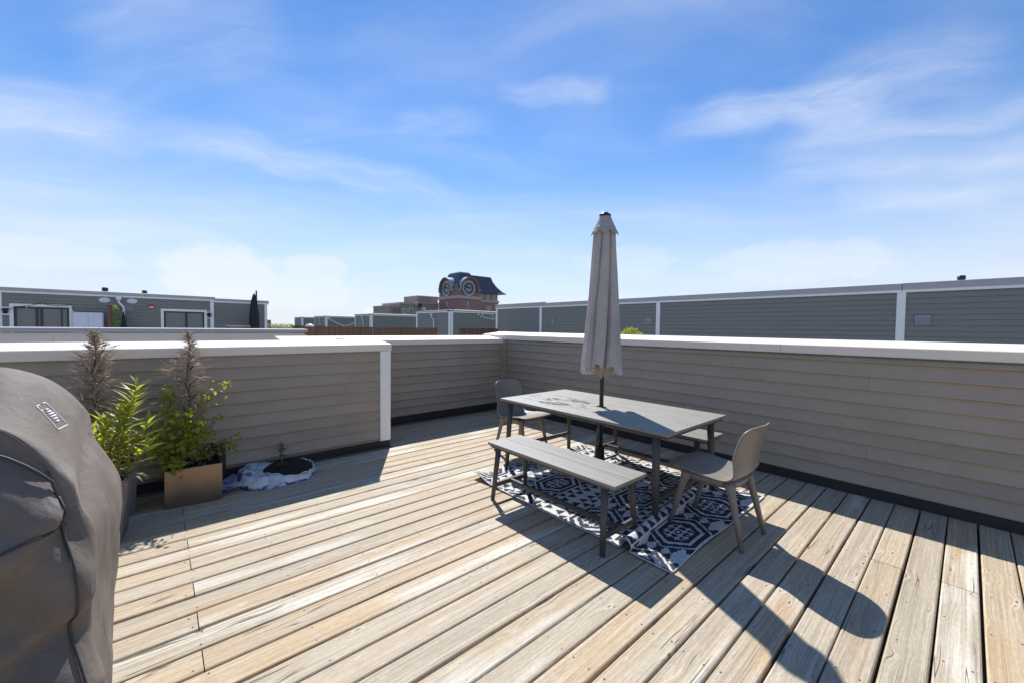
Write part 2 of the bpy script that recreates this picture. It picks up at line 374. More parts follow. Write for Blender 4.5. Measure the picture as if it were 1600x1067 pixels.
def m_tabletop(stain):
    m, h, b = newmat('grey_table_slat' if stain else 'grey_bench_slat'); tc = h.n('ShaderNodeTexCoord').outputs['Object']
    oi = h.n('ShaderNodeObjectInfo').outputs['Random']
    gr = h.noise(h.vmul(tc, (70., 3., 1)), 1., 4., .6)
    c = h.mix(h.mr(gr, .35, .65), (.225, .207, .168) if stain else (.185, .172, .144), (.285, .264, .218) if stain else (.235, .220, .188))
    rg = h.mr(gr, .3, .7, .46, .58, False)
    if stain:
        ed = h.noise(h.vmul(tc, (13., 5., 1)), 1., 6., .75, .5)
        sx = h.n('ShaderNodeSeparateXYZ', {0: tc}); dx = h.m('DIVIDE', h.m('ADD', sx.outputs[0], .12), .30); dy = h.m('DIVIDE', h.m('SUBTRACT', sx.outputs[1], .42), .48)
        ms = h.m('ADD', h.m('MULTIPLY', h.m('SUBTRACT', 1., h.m('ADD', h.m('MULTIPLY', dx, dx), h.m('MULTIPLY', dy, dy))), .35), h.m('MULTIPLY', h.noise(tc, 1.3, 3., .5), .5))
        st = h.m('MULTIPLY', h.mr(ed, .53, .57), h.mr(ms, .22, .50))
        c = h.mix(h.m('MULTIPLY', st, .75), c, (.075, .072, .070))
        pale = h.mr(h.noise(h.vmul(tc, (3., 1.6, 1)), 1.4, 4., .65), .56, .68)
        c = h.mix(h.m('MULTIPLY', pale, .15), c, (.30, .285, .25))
    h.put(b.inputs['Base Color'], c); b.inputs['Specular IOR Level'].default_value = .6
    if stain: rg = h.m('ADD', rg, h.m('MULTIPLY', st, .4)); h.put(b.inputs['Specular IOR Level'], h.m('MULTIPLY', h.m('SUBTRACT', 1., st), .6))
    h.put(b.inputs['Roughness'], rg)
    bp = h.n('ShaderNodeBump', {'Strength': .15, 'Distance': .001, 'Height': gr}); h.put(b.inputs['Normal'], bp.outputs[0])
    return m
M['table'] = m_tabletop(True); M['bench'] = m_tabletop(False)

def m_copper():
    m, h, b = newmat('copper_brown_panel'); tc = h.n('ShaderNodeTexCoord').outputs['Object']
    n = h.noise(tc, 5., 4., .6); sz = h.n('ShaderNodeSeparateXYZ', {0: tc}).outputs[2]
    c = h.mix(h.mr(h.m('ADD', sz, h.m('MULTIPLY', h.m('SUBTRACT', n, .5), .22)), .03, .25), (.12, .095, .070), (.40, .245, .125))
    scr = h.m('MULTIPLY', h.mr(h.noise(h.vmul(tc, (30., 1., 120.)), 1., 3., .7), .68, .74), h.mr(h.noise(tc, 9., 2.), .5, .6))
    c = h.mix(h.m('MULTIPLY', scr, .7), c, (.6, .55, .5))
    h.put(b.inputs['Base Color'], c); b.inputs['Roughness'].default_value = .42; b.inputs['Metallic'].default_value = .15
    return m
M['copper'] = m_copper()

def m_cloth(name, c1, c2, rough=.85, weave=700., trans=.0, scale=3.):
    m, h, b = newmat(name); tc = h.n('ShaderNodeTexCoord').outputs['Object']
    n = h.noise(tc, scale, 5., .6)
    h.put(b.inputs['Base Color'], h.mix(h.mr(n, .3, .7), c1, c2)); b.inputs['Roughness'].default_value = rough
    hh = h.m('ADD', h.noise(tc, weave, 2.), h.m('MULTIPLY', h.noise(tc, 18., 4.), 1.5))
    bp = h.n('ShaderNodeBump', {'Strength': .3, 'Distance': .003, 'Height': hh}); h.put(b.inputs['Normal'], bp.outputs[0])
    if trans:
        out = [x for x in m.node_tree.nodes if x.type == 'OUTPUT_MATERIAL'][0]
        tr = h.n('ShaderNodeBsdfTranslucent', {'Color': b.inputs['Base Color'].links[0].from_socket})
        h.put(out.inputs[0], h.n('ShaderNodeMixShader', {0: trans, 1: b.outputs[0], 2: tr.outputs[0]}).outputs[0])
    return m
M['canopy'] = m_cloth('grey_umbrella_fabric', (.57, .535, .515), (.68, .64, .62), trans=.44)
M['canopy_in'] = m_cloth('umbrella_fabric_hem', (.42, .35, .27), (.55, .46, .36), trans=.25)
def m_cover():
    m, h, b = newmat('grill_cover_vinyl'); tc = h.n('ShaderNodeTexCoord').outputs['Object']
    n = h.noise(tc, 3.2, 5., .62); dust = h.mr(h.noise(tc, 4.4, 5., .66, .4), .53, .72)
    c = h.mix(h.mr(n, .3, .7), (.138, .112, .092), (.190, .157, .131))
    c = h.mix(h.m('MULTIPLY', dust, .5), c, (.27, .25, .235))
    sp_ = h.mr(h.noise(tc, 60., 2.), .76, .79); c = h.mix(h.m('MULTIPLY', sp_, .5), c, (.4, .39, .37))
    h.put(b.inputs['Base Color'], c); b.inputs['Roughness'].default_value = .72; b.inputs['Specular IOR Level'].default_value = .3
    hh = h.m('ADD', h.m('MULTIPLY', h.noise(tc, 900., 2.), .25), h.m('ADD', h.m('MULTIPLY', h.noise(h.vmul(tc, (7., 7., 3.)), 1., 5., .6, .7), 4.), h.m('MULTIPLY', h.m('ABSOLUTE', h.m('SUBTRACT', h.noise(h.vmul(tc, (9., 9., 6.)), 1., 3.,   .5, 1.2), .5)), -3.)))
    bp = h.n('ShaderNodeBump', {'Strength': .4, 'Distance': .006, 'Height': hh}); h.put(b.inputs['Normal'], bp.outputs[0])
    return m
M['cover'] = m_cover()
M['seam'] = basic('cover_piping', (.045, .040, .039), .6)
M['patch'] = basic('patch_print', (.62, .61, .60), .6, .05)
M['rug_dark'] = m_cloth('rug_navy_yarn', (.020, .023, .034), (.034, .038, .052), .95, 500., scale=40.)
M['rug_white'] = m_cloth('rug_white_yarn', (.52, .50, .475), (.66, .64, .61), .95, 500., scale=40.)

def m_leaf(name, c1, c2, trans=.45, rough=.45):
    m = bpy.data.materials.new(name); m.use_nodes = True; t = m.node_tree; t.nodes.clear(); h = NT(t)
    tc = h.n('ShaderNodeTexCoord').outputs['Object']; oi = h.n('ShaderNodeObjectInfo').outputs['Random']
    n = h.m('ADD', h.m('MULTIPLY', h.noise(tc, 9., 3.), .7), h.m('MULTIPLY', oi, .3))
    c = h.mix(h.mr(n, .25, .75), c1, c2)
    b = h.n('ShaderNodeBsdfPrincipled', {'Base Color': c, 'Roughness': rough}); tr = h.n('ShaderNodeBsdfTranslucent', {'Color': h.mix(.6, c, (.56, .58, .05))})
    mx = h.n('ShaderNodeMixShader', {0: trans, 1: b.outputs[0], 2: tr.outputs[0]})
    h.put(h.n('ShaderNodeOutputMaterial').inputs[0], mx.outputs[0]); return m
M['leaf_lance'] = m_leaf('goldenrod_leaf', (.26, .30, .025), (.45, .44, .07), .55)
M['leaf_round'] = m_leaf('bush_leaf', (.16, .22, .025), (.36, .37, .055), .52)
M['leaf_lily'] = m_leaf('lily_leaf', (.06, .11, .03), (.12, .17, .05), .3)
M['leaf_fake'] = m_leaf('boxwood_leaf', (.20, .30, .10), (.62, .68, .42), .35)
M['leaf_far'] = m_leaf('hedge_leaf', (.12, .16, .03), (.28, .29, .06), .4)
M['twig'] = basic('dead_twig', (.46, .37, .28), .8, .35, 30.)
M['trunk'] = basic('dead_trunk', (.115, .085, .066), .85, .3, 30., bump=.5)
M['stem'] = basic('green_stem', (.14, .17, .05), .6)
M['dry'] = basic('dry_leaf', (.36, .27, .17), .7, .2, 20.)

# ------------------------------------------------------------------ ground and our own building
MB().grid([(x*3500., y*3500., -11.) for y in (-1, 1) for x in (-1, 1)], 2, 2).build('ground', M['ground'])['kind'] = 'structure'
hs = thing('townhouse', 'brown townhouse block under the roof terrace, its own walls below the deck', 'building', (0, 0, 0))
MB().box((-6., -4., -11.), (4.75, 5.55, -.16)).build('wall', M['stucco'], hs)

# ------------------------------------------------------------------ deck: every board is its own piece
deck = MB().box((-3.4, -3., -.15), (4.40, 4.335, -.045)).box((1.98, 4.335, -.15), (4.40, 5.22, -.045)).build('deck', M['black_membrane'])
deck['kind'] = 'structure'
PITCH, BW = .1450, .1352
def board_mesh(L):
    h = BW/2; t = .034; b = MB()
    prof = [(-h, -t), (h, -t), (h, -.007), (h-.002, -.003), (h-.007, -.0002), (0, -.0012), (-h+.007, -.0002), (-h+.002, -.003), (-h, -.007)]
    b.sweep(prof[::-1], -L/2, L/2)
    for f in range(len(b.f)): b.sm[f] = False
    return b.mesh('deck_board', M['deck'])
bcache = {}
screws = MB()
def add_board(x0, x1, y, i):
    rb = random.Random(i*17+int(x0*50)); L = round(x1-x0, 3)
    if L not in bcache: bcache[L] = board_mesh(L)
    o = put('deck_board', bcache[L], deck, ((x0+x1)/2, y + rb.uniform(-.0018, .0018), rb.uniform(-.0025, .0015)))
    o.rotation_euler = (rb.uniform(-.006, .006), rb.uniform(-.0006, .0006), rb.uniform(-.0008, .0008))
    if y > .0 and y < 5.2 or True:
        j = math.ceil((x0-.12)/.386)
        xs = [.12+.386*k for k in range(j, int((x1-.12)/.386)+1)]
        xs = [min(max(x, x0+.022), x1-.022) for x in xs]
        for x in xs:
            for s_ in (-1, 1):
                if rb.random() < .12: continue
                cx_, cy_ = x+rb.uniform(-.012, .012), o.location.y + s_*(BW/2-.026)+rb.uniform(-.007, .007)
                if cy_ < -.4 or cx_ < -.8: continue
                z = o.location.z + .0006 + (cy_-o.location.y)*o.rotation_euler[0]
                k = len(screws.v); rr = .0042
                screws.v += [(cx_+rr*math.cos(a*math.pi/3), cy_+rr*math.sin(a*math.pi/3), z) for a in range(6)]
                screws.face([k+a for a in range(6)])
y0 = .275 - 22*PITCH        # board rows; a joint row lies at y = .275
i = 0
while True:
    y = y0 + i*PITCH
    if y > 5.14: break
    right = 4.385
    if y < 4.27:
        if i % 2 == 0: segs = [(-3.35, .118), (.122, 3.208), (3.212, right)] if i % 4 == 0 else [(-3.35, .118), (.122, right)]
        else: segs = [(-3.35, -1.6), (-1.596, 2.05), (2.054, right)] if y < -.2 or y > 3.55 and y < 3.75 else [(-3.35, right)]
        if abs(y-.275) < .02 or abs(y+.015) < .02: segs = [(-3.35, .118), (.122, 3.208), (3.212, right)]
        elif -.4 < y < 1.4 and i % 2 == 0: segs = [(-3.35, .118), (.122, right)]
    else: segs = [(1.99, right)]
    for a, b_ in segs: add_board(a, b_, y, i)
    i += 1
tag(screws.build('screw', M['black_metal'], deck), kind='stuff')

# ------------------------------------------------------------------ parapet walls of our terrace
EXP = .1135
def plank_mesh(L, e=EXP):
    # lap siding course: thick rounded butt at the bottom, thin at the top; local -y faces the viewer
    b = MB(); prof = [(0., 0.), (-.023, 0.), (-.0280, .004), (-.0280, .012), (-.0215, .034), (-.0035, e), (0., e)]
    b.sweep(prof, 0, L); return b.mesh('siding_plank', M['siding'])
pcache = {}
def planks(wall, L, zlist, joints, top):
    """courses with their bottom edges at zlist; joints = local x of butt joints by row"""
    for r_, z in enumerate(zlist):
        e = min(EXP+.004, top - z)
        cuts = [0.] + sorted(j for j in joints[r_ % len(joints)] if 0 < j < L) + [L]
        for a, b_ in zip(cuts, cuts[1:]):
            key = (round(b_-a-.0015, 4), round(e, 4))
            if key not in pcache: pcache[key] = plank_mesh(*key)
            o = put('siding_plank', pcache[key], wall, (a, 0, z+random.uniform(-.0012, .0012)))
            o.rotation_euler = (0, random.uniform(-.0005, .0005), 0)
def coping(wall, x0, x1, zb, zt, rise, depth, joints, ov=.038):
    cuts = [x0] + [j for j in joints if x0 < j < x1] + [x1]
    for a, b_ in zip(cuts, cuts[1:]):
        prof = [(-ov-.004, zb), (-ov, zb+.008), (-ov, zt-.006), (-ov+.006, zt), (depth-.006, zt+rise), (depth, zt+rise-.006), (depth, zt+rise-.085), (depth-.01, zt+rise-.085), (depth-.01, zt+rise-.03), (0.02, zt-.03), (-ov+.008, zb)]
        MB().sweep(prof[::-1], a, b_-.0025).build('coping', M['coping'], wall)
# right-hand wall: runs along y at x = 4.41
rw = thing('parapet_wall', 'long grey lap-sided parapet along the table side, pale coping on top', 'wall', (4.41, 5.23, 0), -math.pi/2)
MB().box((-.535, .002, -.1), (8.23, .345, 1.19)).build('core', M['siding'], rw)
planks(rw, 8.23, [1.11-EXP*k for k in range(0, 10)], [[3.374, 7.0], [1.1, 3.64, 6.4], [4.7], [3.374, 6.1], [2.2, 5.6]], 1.165)
coping(rw, -.54, 8.23, 1.166, 1.243, .046, .36, [4.07, 7.2])
MB().box((.0, -.012, .0), (8.23, -.0005, .084)).build('base_flashing', M['black_membrane'], rw)
# back wall: runs along x at y = 5.23
bw = thing('parapet_wall', 'short grey lap-sided parapet at the back corner behind the far chair', 'wall', (1.97, 5.23, 0), 0)
MB().box((-.3, .002, -.1), (2.44, .38, 1.12)).build('core', M['siding'], bw)
planks(bw, 2.425, [1.0-.1105*k for k in range(0, 9)], [[9.]], 1.107)
coping(bw, -.9, 2.412, 1.108, 1.178, .047, .40, [1.83])
MB().box((0., -.012, 0.), (2.425, -.0005, .11)).build('base_flashing', M['black_membrane'], bw)
MB().cbox((2.352, -.036, .1), (2.438, -.0287, 1.107), .002).cbox((2.405, -.11, .085), (2.4155, -.034, 1.166), .002).build('corner_trim', M['siding'], bw)
# left wall with the white end board
lw = thing('parapet_wall', 'grey lap-sided parapet behind the planters, ending in a white board', 'wall', (-3.5, 4.34, 0), 0)
MB().box((0, .002, -.1), (5.47, .33, 1.10)).build('core', M['siding'], lw)
planks(lw, 5.345, [.981-.109*k for k in range(0, 9)], [[3.05], [9.], [2.2], [9.], [3.05], [1.4]], 1.088)
coping(lw, 0, 5.477, 1.089, 1.164, .042, .38, [3.76])
MB().cbox((5.347, -.035, .083), (5.468, -.001, 1.087), .003).build('end_board', M['white'], lw)
MB().box((0, -.012, 0), (5.468, -.0005, .078)).build('base_flashing', M['black_membrane'], lw)
# return wall joining left and back walls
sw = thing('parapet_wall', 'return wall running back from the white end board to the rear coping', 'wall', (1.972, 4.41, 0), math.pi/2)
MB().box((0, .002, -.1), (1.6, .25, 1.10)).build('core', M['siding'], sw)
planks(sw, .80, [.981-.109*k for k in range(0, 9)], [[9.]], 1.088)
coping(sw, .33, 1.75, 1.10, 1.168, .038, .27, [])
MB().box((0, -.012, 0), (.80, -.0005, .078)).build('base_flashing', M['black_membrane'], sw)

# ------------------------------------------------------------------ neighbouring roof-top houses
def siding(parent, x0, x1, z0, z1, e=EXP, holes=(), y=0.):
    b = MB(); n = int((z1-z0)/e)+1
    for k in range(n):
        za, zb = z0+k*e, min(z0+(k+1)*e, z1)
        if zb-za < .01: continue
        spans = [(x0, x1)]
        for hx0, hx1, hz0, hz1 in holes:
            if zb > hz0+.001 and za < hz1-.001:
                new = []
                for a, c in spans:
                    if hx1 <= a or hx0 >= c: new.append((a, c)); continue
                    if a < hx0: new.append((a, hx0))
                    if hx1 < c: new.append((hx1, c))
                spans = new
        for a, c in spans:
            i0 = len(b.v)
            b.v += [(a, y-.001, za), (c, y-.001, za), (c, y-.030, za+.002), (a, y-.030, za+.002), (c, y-.004, zb), (a, y-.004, zb)]
            b.face([i0, i0+1, i0+2, i0+3][::-1]); b.face([i0+3, i0+2, i0+4, i0+5])
    return tag(b.build('siding', M['siding_far'], parent), kind='stuff')
def house_shell(label, origin, rz, L, D, top=2.42, back=-11.):
    t = thing('rooftop_house', label, 'building', origin, rz, None)
    MB().box((0, .0, back), (L, D, top-.07)).build('wall', M['siding_far'], t)
    MB().box((.1, .1, top-.069), (L-.1, D-.1, top-.03)).build('roof', M['roof_mem'], t)
    return t
def parapet_cap(t, x0, x1, zt, h=.11, D=None):
    MB().sweep([(-.05, zt-h), (-.05, zt), (.25, zt+.03), (.25, zt-h)][::-1], x0, x1).build('coping', M['coping_far'], t)
    MB().box((x0, -.042, zt-h-.055), (x1, -.004, zt-h+.004)).build('fascia', M['white'], t)
def vtrim(t, x0, x1, z0, z1): MB().box((x0, -.040, z0), (x1, -.003, z1)).build('corner_trim', M['white'], t)
def pipe_vent(t, x, y, z, r_, h): MB().lathe([(r_, 0), (r_, h*.6), (r_*1.25, h*.6), (r_*1.25, h), (r_*.2, h+.01)], 10, (x, y, z)).build('roof_vent', M['black_metal'], t)
def box_vent(t, x0, x1, z0, z1):
    v = MB().cbox((x0, -.05, z0), (x1, -.01, z1), .006).build('wall_vent', M['grey_vent'], t)
    b = MB()
    for k in range(4):
        zz = z0+.03+(z1-z0-.05)*k/4
        b.box((x0+.025, -.062, zz), (x1-.025, -.0505, zz+.012))
    b.build('louvre', M['grey_vent'], v)
def slider(t, x0, x1, z1, mull, z0=0.02):
    tr = .085
    d = MB().box((x0-tr, -.045, z0), (x0, -.003, z1+tr)).box((x1, -.045, z0), (x1+tr, -.003, z1+tr)).box((x0+.0005, -.045, z1+.0005), (x1-.0005, -.003, z1+tr)).build('door_surround', M['white'], t)
    fr = MB(); fw_ = .055
    fr.box((x0+.001, -.02, z0), (x0+fw_, .04, z1-.001)).box((x1-fw_, -.02, z0), (x1-.001, .04, z1-.001)).box((x0+fw_+.001, -.02, z1-fw_), (x1-fw_-.001, .04, z1-.001))
    for mx, mw in mull: fr.box((mx, -.025, z0), (mx+mw, .035, z1-fw_-.001))
    f = fr.build('patio_door', M['dark_frame'], t)
    cuts = [x0+fw_] + [c for mx, mw in mull for c in (mx, mx+mw)] + [x1-fw_]
    for a, c in zip(cuts[::2], cuts[1::2]):
        MB().box((a+.001, .012, z0), (c-.001, .02, z1-fw_-.002)).build('pane', M['glass'], f)
def wall_lamp(t, x, z):
    l = MB().box((x-.09, -.03, z-.13), (x+.09, -.004, z+.13)).build('wall_lamp', M['white'], t)
    MB().lathe([(.02, -.09), (.05, -.08), (.055, .0), (.085, .01), (.06, .07), (.01, .09)], 12, (x, -.1, z)).build('lamp_shade', M['black_metal'], l)
def downpipe(t, x, zt, zb=-.2, dx=.16):
    MB().box((x-.07, -.14, zt-.11), (x+.07, -.025, zt)).tube([(x, -.08, zt-.1), (x, -.08, zt-.2), (x+dx, -.08, zt-.36), (x+dx, -.08, zt-.5), (x+dx, -.08, zb)], .038, 8).build('downpipe', M['white'], t)

# left row (faces us at y = 20)
la = house_shell('rooftop house with wide patio door, downpipe and two oval wall lights', (-9.4, 20, 0), 0, 11.08, 5., 2.42)
ox = 9.4
H1 = (-3.43+ox, -2.24+ox, 0, 1.85); H2 = (.16+ox, 1.37+ox, 0, 1.83)
siding(la, 0, 11.08, -.3, 2.28, holes=[(H1[0], H1[1], -1, H1[3]), (H2[0], H2[1], -1, H2[3])])
parapet_cap(la, -.05, 11.12, 2.44, .11)
vtrim(la, -3.80+ox, -3.66+ox, -.3, 2.27); vtrim(la, 10.96, 11.08, -.3, 2.27)
slider(la, H1[0], H1[1], H1[3], [(-2.98+ox, .055), (-2.88+ox, .055), (-2.43+ox, .03)])
slider(la, H2[0], H2[1], H2[3], [(.78+ox, .07)])
wall_lamp(la, -3.585+ox, 1.70); wall_lamp(la, 1.515+ox, 1.72)
for xa in (-1.395, -.695):
    k = MB().lathe([(.09, 0), (.10, .012), (.09, .04), (.06, .055), (.01, .06)], 20, sx=1.55).xf(Matrix.Rotation(math.pi/2, 4, 'X')).build('oval_wall_light', M['white_panel'], la, (xa+ox, -.02, 2.15))
    MB().lathe([(.03, 0), (.03, .03), (.01, .035)], 10).xf(Matrix.Rotation(math.pi/2, 4, 'X')).build('lens', M['white'], k, (-.05, -.058, 0))
downpipe(la, -1.04+ox, 2.29, dx=.12)
box_vent(la, -.90+ox, -.68+ox, 1.79, 1.96)
MB().cbox((-.26+ox, -.07, 1.93), (-.10+ox, -.01, 2.04), .006, 0).cbox((-.24+ox, -.075, 1.935), (-.12+ox, -.0705, 1.975), .002, 1).build('alarm_box', [M['red'], M['white']], la)
pipe_vent(la, -1.45+ox, 1., 2.35, .07, .30); pipe_vent(la, -.38+ox, 1., 2.35, .06, .27)
lb = house_shell('lower end of the left roof row beyond the black closed umbrella', (1.69, 20.03, 0), 0, 1.84, 5., 2.40)
siding(lb, 0, 1.84, -.3, 2.2); parapet_cap(lb, .01, 1.90, 2.39, .10); vtrim(lb, 1.74, 1.84, -.3, 2.24)
tag(MB().lathe([(.03, 0), (.03, .03), (.01, .035)], 8).xf(Matrix.Rotation(math.pi/2, 4, 'X')).build('hose_bib', M['black_metal'], lb, (1.5, -.024, 1.95)))
sg = put('siding', None)
bpy.data.objects.remove(sg)

# right row (faces us at x = 12)
ra = house_shell('long grey roof row beyond the table side, divided by white uprights', (12, 14.75, 0), -math.pi/2, 26., 5., 2.40)
siding(ra, 0, 26., -.3, 2.24)
parapet_cap(ra, 2.98, 8.155, 2.40, .13); parapet_cap(ra, 8.165, 13.77, 2.405, .135); parapet_cap(ra, 13.78, 26., 2.41, .14); parapet_cap(ra, -.04, 2.97, 2.44, .16)
for a, b_ in ((-.01, .10), (2.88, 3.0), (8.12, 8.25), (13.70, 13.84), (19.4, 19.53)): vtrim(ra, a, b_, -.3, 2.24)
box_vent(ra, 14.75-.76, 14.75-.53, 1.52, 1.73); box_vent(ra, 14.75-7.02, 14.75-6.78, 1.53, 1.74); box_vent(ra, 14.75-11.2, 14.75-11.02, 1.55, 1.74)
pipe_vent(ra, 14.75-.14, .5, 2.35, .05, .20); pipe_vent(ra, 14.75-6.85, 1., 2.35, .05, .12); pipe_vent(ra, 14.75-6.1, 1., 2.35, .05, .12)

# middle houses: corner towards us, left face along y, right face along x
def mid_house(label, cx_, cy_, L, D, top, lights=False, pipe=True):
    t = house_shell(label, (cx_, cy_, 0), 0, L, D, top)
    siding(t, 0, L, -.3, top-.17); parapet_cap(t, -.05, L+.05, top, .09); vtrim(t, .0, .17, -.3, top-.14); vtrim(t, L-.16, L, -.3, top-.14)
    k = len(t.children)
    s2 = put('side_wall', None, t, (0, D, 0), -math.pi/2)
    siding(s2, 0, D, -.3, top-.17); parapet_cap(s2, -.05, D+.045, top+.001, .09); vtrim(s2, 0, .17, -.3, top-.14); vtrim(s2, D-.17, D-.002, -.3, top-.14)
    if pipe: downpipe(s2, D*.5, top-.2, -.3, .3)
    return t
m1 = mid_house('small grey roof house with white downpipe, right below the brick clock tower', 13.5, 21.1, 4.6, 4.3, 2.42)
m2 = mid_house('second grey roof house behind the brown fence, left of the clock tower', 13.6, 33.7, 5.5, 3.6, 2.42)
m3 = mid_house('third grey roof house carrying a loop of string lights', 13.7, 46.3, 4.2, 4.2, 2.42)
m4 = mid_house('fourth and farthest grey roof house at the row end', 13.7, 56., 3.2, 3.5, 2.42, pipe=False)
m5 = house_shell('long low grey building on the horizon behind the hedge', (-1., 60, 0), 0, 12., 6., 2.05); siding(m5, 0, 12., -.3, 2.0, .25)
for k in range(46): vtrim(m5, .2+k*.255, .235+k*.255, 1.0, 2.0)
for t, (x0, x1) in ((m2, (0, 5)),): pass
# roof decks of the neighbours, at about our own level
nd = thing('roof_terrace', 'flat roof of the neighbouring block between the parapets', 'terrace', (0, 0, 0))
MB().box((-12., 10.2, -11.), (3.3, 19.99, -.02)).box((-12., 5.9, -11.), (1.55, 9.19, -.3)).box((3.35, 5.9, -11.), (11.4, 30., -.06)).box((6.0, -12., -11.), (11.95, 5.8, -.04)).build('slab', M['roof_mem'], nd)

# ------------------------------------------------------------------ parapet and fences of the neighbours
npw = thing('parapet_wall', "neighbour's pale metal-clad parapet with grey coping below the patio doors", 'wall', (-9., 9.2, 0), 0)
MB().box((0, 0, -.3), (11.3, .30, 1.20)).build('cladding', M['coping'], npw)
for k in range(3): MB().box((0.+3.9*k, -.008, .4), (3.893+3.9*k if k < 2 else 11.34, -.001, 1.17)).build('panel', M['coping'], npw)
for k, (a, b_) in enumerate(((0, 5.0), (5.003, 9.9), (9.903, 11.37))):
    MB().sweep([(-.03, 1.21), (-.03, 1.275), (.33, 1.285), (.33, 1.21)][::-1], a, b_).build('coping', M['coping_far'], npw)
def fence(label, x0, x1, y, zt, seed):
    t = thing('wooden_fence', label, 'fence', (x0, y, 0)); rf = random.Random(seed); b = MB(); x = 0.
    while x < x1-x0-.05:
        w_ = rf.uniform(.085, .115); y_ = rf.uniform(-.012, .012); b.box((x, y_, .1), (x+w_-.008, y_+.018, zt-.03+rf.uniform(-.012, .012))); x += w_
    tag(b.build('fence_plank', M['fence'], t), kind='stuff')
    MB().box((-.02, -.03, zt-.028), (x1-x0, .06, zt)).build('top_rail', M['fence'], t)
    x = .0
    while x < x1-x0: MB().box((x, -.055, .05), (x+.09, -.014, zt-.03)).build('post', M['timber'], t); x += 1.55
    return t
fence('brown board fence in front of the middle roof houses', 3.72, 8.36, 14., 1.33, 3)
fence('short brown board fence at the foot of the clock tower house', 9.40, 11.5, 14., 1.335, 5)
fence('far low brown fence between hedge and roof houses', 5.25, 6.9, 23.5, 1.36, 8)
dm = thing('post_lamp', 'white domed cap light on a short post at the parapet end', 'lamp', (2.36, 9.05, 0))
MB().lathe([(.03, 0.9), (.03, 1.30), (.012, 1.31)], 10).build('post', M['timber'], dm)
MB().lathe([(.085, 1.335), (.085, 1.35), (.06, 1.378), (.02, 1.392)], 16).build('cap', M['white'], dm)

# ------------------------------------------------------------------ things on the neighbours' terrace
p = thing('white_cabinet', 'white cabinet leaning by the left patio door', 'cabinet', (-2.13, 19.6, 0)); MB().cbox((0, 0, .0), (.72, .3, 1.71), .03).build('body', M['white_panel'], p)
MB().box((.355, -.006, .08), (.36, -.001, 1.64)).build('door_gap', M['grey_vent'], p)
p = thing('timber_post', 'brown timber post standing beside the boxwood screen', 'post', (-1.30, 19.55, 0)); MB().cbox((0, 0, 0), (.095, .095, 1.93), .006).build('shaft', M['timber'], p); MB().cbox((-.012, -.012, 1.931), (.107, .107, 1.975), .006).build('cap', M['trunk'], p)
bs = thing('boxwood_screen', 'pale green artificial boxwood screen next to the timber post', 'screen', (-1.17, 19.45, 0))
b = MB(); rf = random.Random(4)
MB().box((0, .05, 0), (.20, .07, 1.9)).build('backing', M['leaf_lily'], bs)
for k in range(1500):
    zz = rf.uniform(0.6, 1.97); wd = .21*(1 if zz < 1.75 else max(.25, 1-(zz-1.75)*2.6)); c = Vector((rf.uniform(0, wd), rf.uniform(-.02, .05), zz)); r_ = rf.uniform(.009, .016)
    a = Vector((rf.uniform(-1, 1), rf.uniform(-.6, .3), rf.uniform(-1, 1))).normalized(); d = a.cross(Vector((0, 1, .2))).normalized(); i0 = len(b.v)
    b.v += [tuple(c+a*r_), tuple(c+d*r_*.7), tuple(c-a*r_), tuple(c-d*r_*.7)]; b.face([i0, i0+1, i0+2, i0+3])
tag(b.build('leaves', M['leaf_fake'], bs), kind='stuff')
def closed_umbrella_far(name, label, loc, h, r_, mat, base):
    t = thing(name, label, 'umbrella', loc); P = []; n = 28; zs = [base, base+.05, base+.35, base+.8, h-.35, h-.08, h]; rs = [.72, 1., .92, .86, .6, .3, .12]
    for z, k in zip(zs, rs):
        for j in range(n):
            th = 2*math.pi*j/n; q = r_*k*(1+.22*math.cos(7*th+z*2)); P.append((q*math.cos(th), q*math.sin(th), z))
    MB().grid(P, n, len(zs), closed=True).build('canopy', mat, t)
    MB().tube([(0, 0, 0), (0, 0, h+.03)], .02, 8).build('pole', M['umb_pole'], t)
    return t
u = closed_umbrella_far('closed_umbrella', 'black closed umbrella standing at the far left roof house', (2.98, 19.5, 0), 2.62, .17, M['fabric_black'], 1.02)
MB().tube([(.07, -.03, 0), (.075, -.03, 2.76)], .03, 8).build('mast', M['umb_pole'], u)
u2 = closed_umbrella_far('closed_umbrella', 'dark folded umbrella leaning beside the boxwood screen', (-.9, 19.42, 0), 1.72, .09, M['fabric_black'], .4)
tb = thing('patio_table', 'small beige patio table beside the black closed umbrella', 'table', (1.98, 18.9, 0)); MB().cbox((0, 0, 1.28), (.78, .7, 1.32), .006).build('top', M['stone'], tb)
for xx in (.06, .72):
    for yy in (.06, .64): MB().cbox((xx-.03, yy-.03, 0), (xx+.03, yy+.03, 1.279), .004).build('leg', M['timber'], tb)
def string_lights(label, pts, sag, nb, r_=.004, br=.028):
    t = thing('string_lights', label, 'string lights', pts[0]); o0 = Vector(pts[0]); P = []
    for a, c in zip(pts, pts[1:]):
        a, c = Vector(a)-o0, Vector(c)-o0
        for k in range(13):
            s_ = k/12
            if P and k == 0: continue
            P.append(a.lerp(c, s_) - Vector((0, 0, sag*4*s_*(1-s_))))
    MB().tube(P, r_, 5).build('cable', M['black_metal'] if br < .02 else M['white'], t)
    for k in range(nb):
        q = P[int((k+.5)/nb*(len(P)-1))]; MB().lathe([(.3*br, br), (br, .0), (.8*br, -br), (.2*br, -1.5*br)], 8, (q.x, q.y, q.z-br*1.2)).build('bulb', M['bulb'], t)
